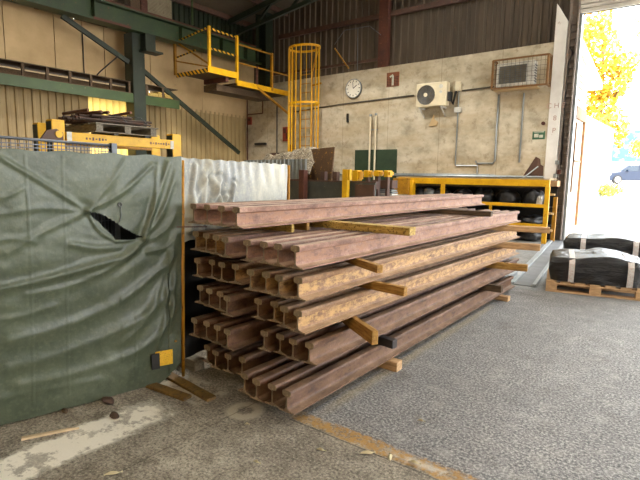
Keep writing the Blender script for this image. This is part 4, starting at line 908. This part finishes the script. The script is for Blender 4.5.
# ------------------------------------------------------------------ pallets with wrapped loads
def pallet_load(ox, oy, rz, lab, dz=0.):
    m = Matrix.Translation((ox, oy, 0)) @ Matrix.Rotation(rz, 4, 'Z')
    W, D = 1.2, 1.0
    p = thing('pallet', (ox, oy, 0), f'wooden pallet under the {lab} black wrapped load', 'pallet', 'pallets by the doorway')
    p.rotation_euler = (0, 0, rz)
    def loc(mb, name, mat, par, **k):
        ob = mb.build(name, mat, par, **k); return ob
    o = Vector((ox, oy, 0))
    def B(x0, x1, y0, y1, z0, z1): return MB().box(ox+x0, ox+x1, oy+y0, oy+y1, z0, z1)
    for x in (0, .53, 1.06):
        for y in (0, .44, .88): loc(B(x, x+.14, y, y+.12, .024, .112), 'block', M['wood_pallet'], p, bevel=.003)
    for y in (0, .44, .88): loc(B(0, W, y, y+.12, .0, .022), 'bottom_board', M['wood_pallet'], p); loc(B(0, W, y, y+.12, .113, .130), 'stringer_board', M['wood_pallet'], p)
    for i in range(7): loc(B(i*.178, i*.178+.12, 0, 1.0, .131, .150), 'deck_board', M['wood_pallet'], p)
    l = thing('wrapped_load', (ox, oy, .152), f'{lab} stack of goods wrapped in black plastic film with white straps', 'load', 'wrapped loads by the doorway'); l.rotation_euler = (0, 0, rz)
    def top(x, y):
        return .46+.07*exp(-((x-.72)/.3)**2)+.02*exp(-((x-.2)/.15)**2)+.015*mnoise.noise((x*5+dz, y*5, 1))
    def f(u, v):
        # rounded slab: v 0..1 from bottom edge up over the rim to the centre
        a = 2*pi*u; c, s = cos(a), sin(a); k = 1/max(abs(c), abs(s)); k = min(k, 1.28)
        q = min(1, (1-v)/.45); sh = 1-(1-q)**2.5 if q < 1 else 1
        bul = 1+.035*sin(pi*min(1, v/.6))
        x = .6+.56*c*k*sh*(bul); y = .5+.47*s*k*sh*bul
        h = top(x, y)-.152
        z = .154+h*min(1, v/.55)**.85
        z -= .05*max(0, min(1, 1-abs(v-.55)/.12))
        n = mnoise.noise((x*6+dz*3, y*6, z*9))*.016
        return (ox+x+n*c, oy+y+n*s, z+(n*.8 if v > .3 else 0))
    MB().grid(f, 120, 44).build('film_wrap', M['film'], l, smooth=True)
    for x in (.30, .98):
        w_ = MB(); N = 26; pr = []
        for i in range(N+1):
            t = i/N
            if t < .3: y, z = -.0+.02*(1-t/.3), .16+(top(x, 0)-.17-.03)*(t/.3)
            elif t > .7: y, z = .98+.02*((t-.7)/.3), .16+(top(x, 1)-.17-.03)*((1-t)/.3)
            else: k_ = (t-.3)/.4; y = .02+k_*.96; z = top(x, y)-.02+.035*max(0., sin(pi*k_))**.5
            if t <= .3: y -= .02*sin(pi*t/.3)+.018
            pr.append((y, z))
        vs = []; fs = []
        for i, (y, z) in enumerate(pr): vs += [(ox+x-.035, oy+y, z), (ox+x+.035, oy+y, z)]
        for i in range(N): fs.append((2*i, 2*i+1, 2*i+3, 2*i+2))
        MB().add(vs, fs).build('strap', M['strap'], l, solid=.006, fix=False)
    return p
pallet_load(-1.46, 7.17, R(11), 'front', 0.)
pallet_load(-1.78, 9.75, R(7), 'rear', 4.)
for o in COL.objects:
    if o.parent is None and o.name in ('pallet.002', 'wrapped_load.001'): o.scale.x = 1.18
# pale steel channel on the floor
ch = MB(); 
ch.box(-.12, .12, 0, 6.1, 0, .012)
o = ch.build('steel_channel', M['strip_dull'], org=(0, 0, 0))
for x0, x1 in ((-.20, -.12), (.12, .17)): MB().box(x0, x1, 0, 6.1, 0, .04).build('flange', M['strip'], o, bevel=.004)
o.location = (-1.79, 7.3, 0); o.rotation_euler = (0, 0, R(6.6)); tag(o, 'long pale flat steel channel on the floor leading to the doorway', 'channel')
tag(MB().box(-2.32, -2.02, 7.35, 7.85, 0, .10).build('floor_block', M['strip'], bevel=.01), 'low pale steel block on the floor behind the far rail ends', 'block')
# ------------------------------------------------------------------ debris on the floor
tag(MB().prism([(0, -.012), (.3, .004), (.24, .02), (0, .018)], (0, 0, 0), (0, 0, .012), (1, 0, 0), (0, 1, 0)).build('wood_splinter', M['wood_chip'], org=(0, 0, 0)), 'long pale wood splinter on the floor in front of the tarpaulin', 'splinter')
o = bpy.data.objects['wood_splinter']; o.location = (-2.95, 1.07, .001); o.rotation_euler = (0, 0, R(62))
def lump(x, y, r, h, sd, label, mat='stone'):
    def f(u, v):
        a = 2*pi*u; s = sin(v*pi); n = 1+.4*mnoise.noise((cos(a)+sd, sin(a), v*2))
        return (x+r*s*cos(a)*n, y+r*.6*s*sin(a)*n, h*(.5-.5*cos(v*pi)))
    tag(MB().grid(f, 16, 10).build('stone', M[mat]), label, 'stone')
lump(-2.99, 1.62, .055, .045, 1, 'flat brown stone close to the foot of the tarpaulin'); lump(-2.77, 1.54, .038, .04, 5, 'small reddish brown stone farther out from the tarpaulin'); lump(-3.08, 1.38, .03, .03, 9, 'dark little stone touching the tarpaulin hem', 'wood_dark')
def leaf(x, y, l, a, label):
    m = MB(); n = 8; vs = []; fs = []
    for i in range(n+1):
        t = i/n; w_ = .18*l*max(0., sin(pi*t))**.8; cxx = (t-.5)*l; b = .06*l*sin(pi*t*2)
        vs += [(cxx, b-w_, .006+.01*t), (cxx, b, .003+.018*sin(pi*t)), (cxx, b+w_, .008)]
    for i in range(n):
        for j in (0, 1): fs.append((3*i+j, 3*i+j+1, 3*i+4+j, 3*i+3+j))
    o = m.add(vs, fs).build('dry_leaf', M['leaf_dry'], org=(0, 0, 0), solid=.001); o.location = (x, y, .002); o.rotation_euler = (0, 0, a); tag(o, label, 'leaf')
from_px = [(-2.23, 1.22, .09, 1.0, 'curved dry leaf on the bare concrete at the front'), (-1.52, 2.06, .06, .3, 'dry leaf on the concrete by the yellow floor line'), (-1.3, 2.2, .09, .8, 'dry leaf lying on the yellow floor line'), (-1.18, 2.24, .07, 2.2, 'second dry leaf lying on the yellow floor line'),
           (-1.22, 2.72, .05, .2, 'dry leaf alone on the grey asphalt'), (-1.72, 1.75, .05, .1, 'small dry leaf in the middle of the front concrete'), (-1.05, 2.28, .07, .2, 'dry leaf nearest the camera on the yellow line'), (-2.05, 2.0, .035, .4, 'tiny orange leaf by the round floor stain')]
for a in from_px: leaf(*a)

# ------------------------------------------------------------------ outside the doorway
ob = thing('outbuilding', (-2.5, 15.5, 0), 'white sunlit building right outside the doorway', 'building')
MB().add([(-6, 13.9, 0), (-2.5, 13.9, 0), (-2.5, 15.5, 0), (-6, 15.5, 0), (-6, 13.9, 4.7), (-2.5, 13.9, 4.7), (-2.5, 15.5, 4.45), (-6, 15.5, 4.45)], [(0, 1, 5, 4), (1, 2, 6, 5), (2, 3, 7, 6), (3, 0, 4, 7), (4, 5, 6, 7)]).build('wall', M['wall_out'], ob)
MB().add([(-6, 13.8, 4.75), (-2.4, 13.8, 4.75), (-2.4, 17.4, 4.27), (-6, 17.4, 4.27), (-6, 13.8, 4.95), (-2.4, 13.8, 4.95), (-2.4, 17.4, 4.47), (-6, 17.4, 4.47)], [(0, 1, 5, 4), (1, 2, 6, 5), (2, 3, 7, 6), (3, 0, 4, 7), (4, 5, 6, 7), (0, 3, 2, 1)]).build('roof_edge', M['fascia'], ob)
MB().box(-2.5, -2.44, 14.0, 15.3, 3.1, 3.4).build('louvre', M['louvre'], ob); MB().box(-2.5, -2.46, 14.0, 14.9, 3.5, 4.3).build('window', M['fascia'], ob)
for z in (3.55, 3.7, 3.85, 4.0, 4.15): MB().box(-2.46, -2.45, 14.05, 14.85, z, z+.03).build('window_slat', M['louvre'], ob)
MB().box(-2.5, -2.44, 15.3, 15.42, .2, 3.4).build('corner_post', M['louvre'], ob); MB().box(-2.5, -2.455, 14.2, 14.26, 1.2, 3.0).build('door_trim', M['louvre'], ob); MB().box(-2.5, -2.455, 14.2, 15.2, 2.0, 2.05).build('door_trim', M['louvre'], ob)
fo = thing('yard_fence', (-2.5, 18.5, .5), 'pale blue-white sheet fence running away from the white building', 'fence')
corr(MB(), (-2.47, 15.45), (-2.47, 21.6), .2, lambda t: 3.32+.1*t, (1, 0), .3, .03).build('sheets', M['fence_out'], fo, solid=.01)
fl_ = MB()
rl = random.Random(11)
def leaves(mb, c, r, n, size, flat=1.):
    for i in range(n):
        while True:
            p = Vector((rl.uniform(-1, 1), rl.uniform(-1, 1), rl.uniform(-1, 1)))
            if p.length < 1: break
        p = Vector(c)+Vector((p.x*r[0], p.y*r[1], p.z*r[2])); u = Vector((rl.uniform(-1, 1), rl.uniform(-1, 1), rl.uniform(-1, 1))).normalized(); w = u.orthogonal().normalized(); s = size*rl.uniform(.6, 1.3)
        mb.add([p-u*s, p-w*s*.5, p+u*s, p+w*s*.5], [(0, 1, 2, 3)])
    return mb
def tree(name, base, h, clumps, mat, label, trunk=.16, branches=(), size=.16):
    t = thing(name, base, label, 'tree'); b = Vector(base)
    MB().tube([b, b+Vector((.1, 0, h*.5)), b+Vector((-.05, 0, h))], trunk, 10, trunk*.4).build('trunk', M['bark'], t, smooth=True)
    for a, c_ in branches: MB().tube([Vector(a), (Vector(a)+Vector(c_))/2+Vector((0, 0, .2)), Vector(c_)], trunk*.35, 7, trunk*.12).build('branch', M['bark'], t, smooth=True)
    m = MB()
    for c_, r, n in clumps: leaves(m, c_, r, n, size)
    f = m.build('foliage', M[mat], t, fix=False); f['kind'] = 'stuff'
    return t
tree('yellow_tree', (-4.2, 30, .9), 8.0, [((-4.6, 30, 8.3), (1.2, 1.2, 1.5), 620), ((-3.9, 30, 6.7), (1.1, 1.1, 1.1), 520), ((-4.2, 30, 5.2), (.9, .9, 1.3), 420), ((-3.3, 30, 7.4), (.8, .8, .7), 160), ((-3.6, 30, 4.2), (.9, .8, 1.2), 330), ((-4.8, 30, 9.7), (1.0, 1, .9), 200)], 'leaf_yellow', 'bright yellow autumn tree above the white building outside', .14,
     [((-4.2, 30, 5), (-2.2, 30, 7.2)), ((-4.2, 30, 4), (-3.1, 30, 6.)), ((-4.2, 30, 3.4), (-2.8, 30.2, 5))], .17)
tree('bare_tree', (-.6, 34, 1.), 10, [((-2.2, 34, 9.9), (2.0, 1, 1.3), 220), ((-2.5, 34, 8.6), (1.0, 1, 1.4), 110), ((-1.2, 34, 7.5), (1., 1, 1.2), 60)], 'leaf_pale', 'sparse pale tree with thin bare branches at upper right outside', .2,
     [((-.6, 34, 6), (-3.9, 34, 8.7)), ((-.6, 34, 7), (-3.0, 34, 9.6)), ((-.6, 34, 8), (-3.8, 34, 11)), ((-1.8, 34, 8.2), (-2.6, 34, 10.8)), ((-.6, 34, 5), (-2.2, 34, 6.6)), ((-2, 34, 7.6), (-2.8, 34, 7.4))], .12)
tree('small_yellow_tree', (-3.0, 47, 1.3), 2.8, [((-3.3, 47, 4.2), (1.0, 1, .8), 260), ((-2.5, 47, 3.6), (.8, 1, .7), 160)], 'leaf_yellow', 'small yellow tree behind the parked blue car', .1, (), .16)
tree('yellow_shrub', (-2.25, 19.4, .9), .4, [((-2.25, 19.2, 1.15), (.3, .5, .25), 200), ((-2.2, 21.2, 1.2), (.3, .6, .2), 160)], 'leaf_green', 'low yellow-green shrub at the foot of the pale fence outside', .03, (), .06)
tree('yellow_green_bush', (-3.4, 23.6, 1.0), 2.2, [((-3.3, 23.4, 2.4), (.4, .6, 1.2), 280), ((-3.2, 23.6, 3.8), (.5, .5, .7), 160)], 'leaf_yellow', 'narrow yellow bush rising at the far end of the pale fence', .05, (), .08)
tag(MB().tube([(-2.85, 62, 1.3), (-2.95, 62, 15)], .12, 10).build('utility_pole', M['bark']), 'thin grey pole standing in the yard beyond the trees', 'pole')
sd = thing('distant_shed', (-3, 55, 1.3), 'pale blue clad shed in the distance behind the parked car', 'building')
MB().box(-9, 3, 55, 60, 3.3, 6.2).build('blue_cladding', M['shed_blue'], sd); MB().box(-9, 3, 55.05, 60, 1.2, 3.3).build('white_base', M['wall_out'], sd)
# parked car
cr = thing('parked_car', (-3.75, 44.3, 1.23), 'blue-grey hatchback parked side-on outside beyond the fence', 'car'); cr.rotation_euler = (0, 0, R(37))
CO = ORG[cr.name]
def cp(x, y, z): return (CO.x+x, CO.y+y, CO.z+z)
prof = [(-2.2, .35), (-2.25, .6), (-2.1, .82), (-1.2, .98), (-.55, 1.42), (.2, 1.5), (1.1, 1.42), (1.9, 1.05), (2.15, .95), (2.2, .45), (2.0, .28), (-2.0, .26)]
MB().prism(prof, cp(0, -.87, 0), cp(0, .87, 0), (1, 0, 0), (0, 0, 1)).build('body', M['car_blue'], cr, bevel=.06)
for q in ([(-1.05, .98), (-.5, 1.36), (.1, 1.42), (.1, .98)], [(.18, .98), (.18, 1.42), (1.0, 1.34), (1.55, 1.02)]): MB().prism(q, cp(0, -.885, 0), cp(0, -.872, 0), (1, 0, 0), (0, 0, 1)).build('side_window', M['car_glass'], cr)
for x in (-1.4, 1.4):
    wv = MB().disc(cp(x, -.80, .33), (0, 1, 0), .33, .22, 28).build('wheel', M['tyre'], cr); MB().disc(cp(x, -.915, .33), (0, 1, 0), .22, .03, 20).build('alloy_rim', M['rim'], wv)
MB().box(*[v for p in zip(cp(-2.22, -.88, .66), cp(-1.9, -.6, .8)) for v in p]).build('headlamp', M['lamp'], cr)
MB().box(*[v for p in zip(cp(-.75, -1.0, .95), cp(-.6, -.88, 1.07)) for v in p]).build('door_mirror', M['car_blue'], cr)

# ------------------------------------------------------------------ light
wd = bpy.data.worlds.new('sky'); scene.world = wd; wd.use_nodes = True
nt = wd.node_tree; bg = nt.nodes['Background']
tc = nt.nodes.new('ShaderNodeTexCoord'); nz = nt.nodes.new('ShaderNodeTexNoise'); nz.inputs['Scale'].default_value = 3.; nz.inputs['Detail'].default_value = 4
rp = nt.nodes.new('ShaderNodeValToRGB'); rp.color_ramp.elements[0].position = .35; rp.color_ramp.elements[0].color = (.8, .9, 1., 1); rp.color_ramp.elements[1].position = .62; rp.color_ramp.elements[1].color = (1, .97, .92, 1)
nt.links.new(tc.outputs['Generated'], nz.inputs['Vector']); nt.links.new(nz.outputs['Fac'], rp.inputs['Fac']); nt.links.new(rp.outputs['Color'], bg.inputs['Color']); bg.inputs['Strength'].default_value = 4.
sn = bpy.data.lights.new('sun', 'SUN'); sn.energy = 9; sn.angle = R(1.5); sn.color = (1, .94, .84)
so = bpy.data.objects.new('sun', sn); COL.objects.link(so); so.location = (20, 5, 20)
so.rotation_euler = Vector((-.80, .12, -.75)).to_track_quat('-Z', 'Y').to_euler()
hl = thing('fill_lamp', (-7.6, 8.3, 7.3), 'added dome shaped lamp hung from the roof out of view to light the block wall', 'lamp')  # lamp added out of view to bring out the wall unit's shadow
MB().tube([(-7.6, 8.3, 7.55), (-7.6, 8.3, 7.93)], .015, 6).build('cord', M['black'], hl)
MB().tube([(-7.6, 8.3, 7.3), (-7.6, 8.3, 7.4), (-7.6, 8.3, 7.5), (-7.6, 8.3, 7.56)], .26, 24, .08, caps=False).build('shade', M['galv'], hl, solid=.004)
sp_ = bpy.data.lights.new('fill_light', 'SPOT'); sp_.energy = 520; sp_.spot_size = R(128); sp_.spot_blend = .25; sp_.shadow_soft_size = .12; sp_.color = (1, .95, .86)
so_ = bpy.data.objects.new('fill_light', sp_); COL.objects.link(so_); so_.location = (-7.6, 8.3, 7.28)
# ------------------------------------------------------------------ camera
cam = bpy.data.cameras.new('camera'); cam.sensor_width = 36; cam.lens = 485*36/640; cam.clip_end = 300
co = bpy.data.objects.new('camera', cam); COL.objects.link(co); scene.camera = co
pi_, ro_, ya_ = R(7.63), R(.9), R(37)
fw = Vector((-sin(ya_)*cos(pi_), cos(ya_)*cos(pi_), -sin(pi_))); rt = Vector((cos(ya_), sin(ya_), 0)); up = rt.cross(fw)
r2 = rt*cos(ro_)+up*sin(ro_); u2 = -rt*sin(ro_)+up*cos(ro_)
mw = Matrix((r2, u2, -fw)).transposed().to_4x4(); mw.translation = (0, 0, 1.55); co.matrix_world = mw
vs_ = scene.view_settings; vs_.view_transform = 'Standard'; vs_.look = 'None'; vs_.exposure = 1.02; vs_.gamma = 1; vs_.use_curve_mapping = False
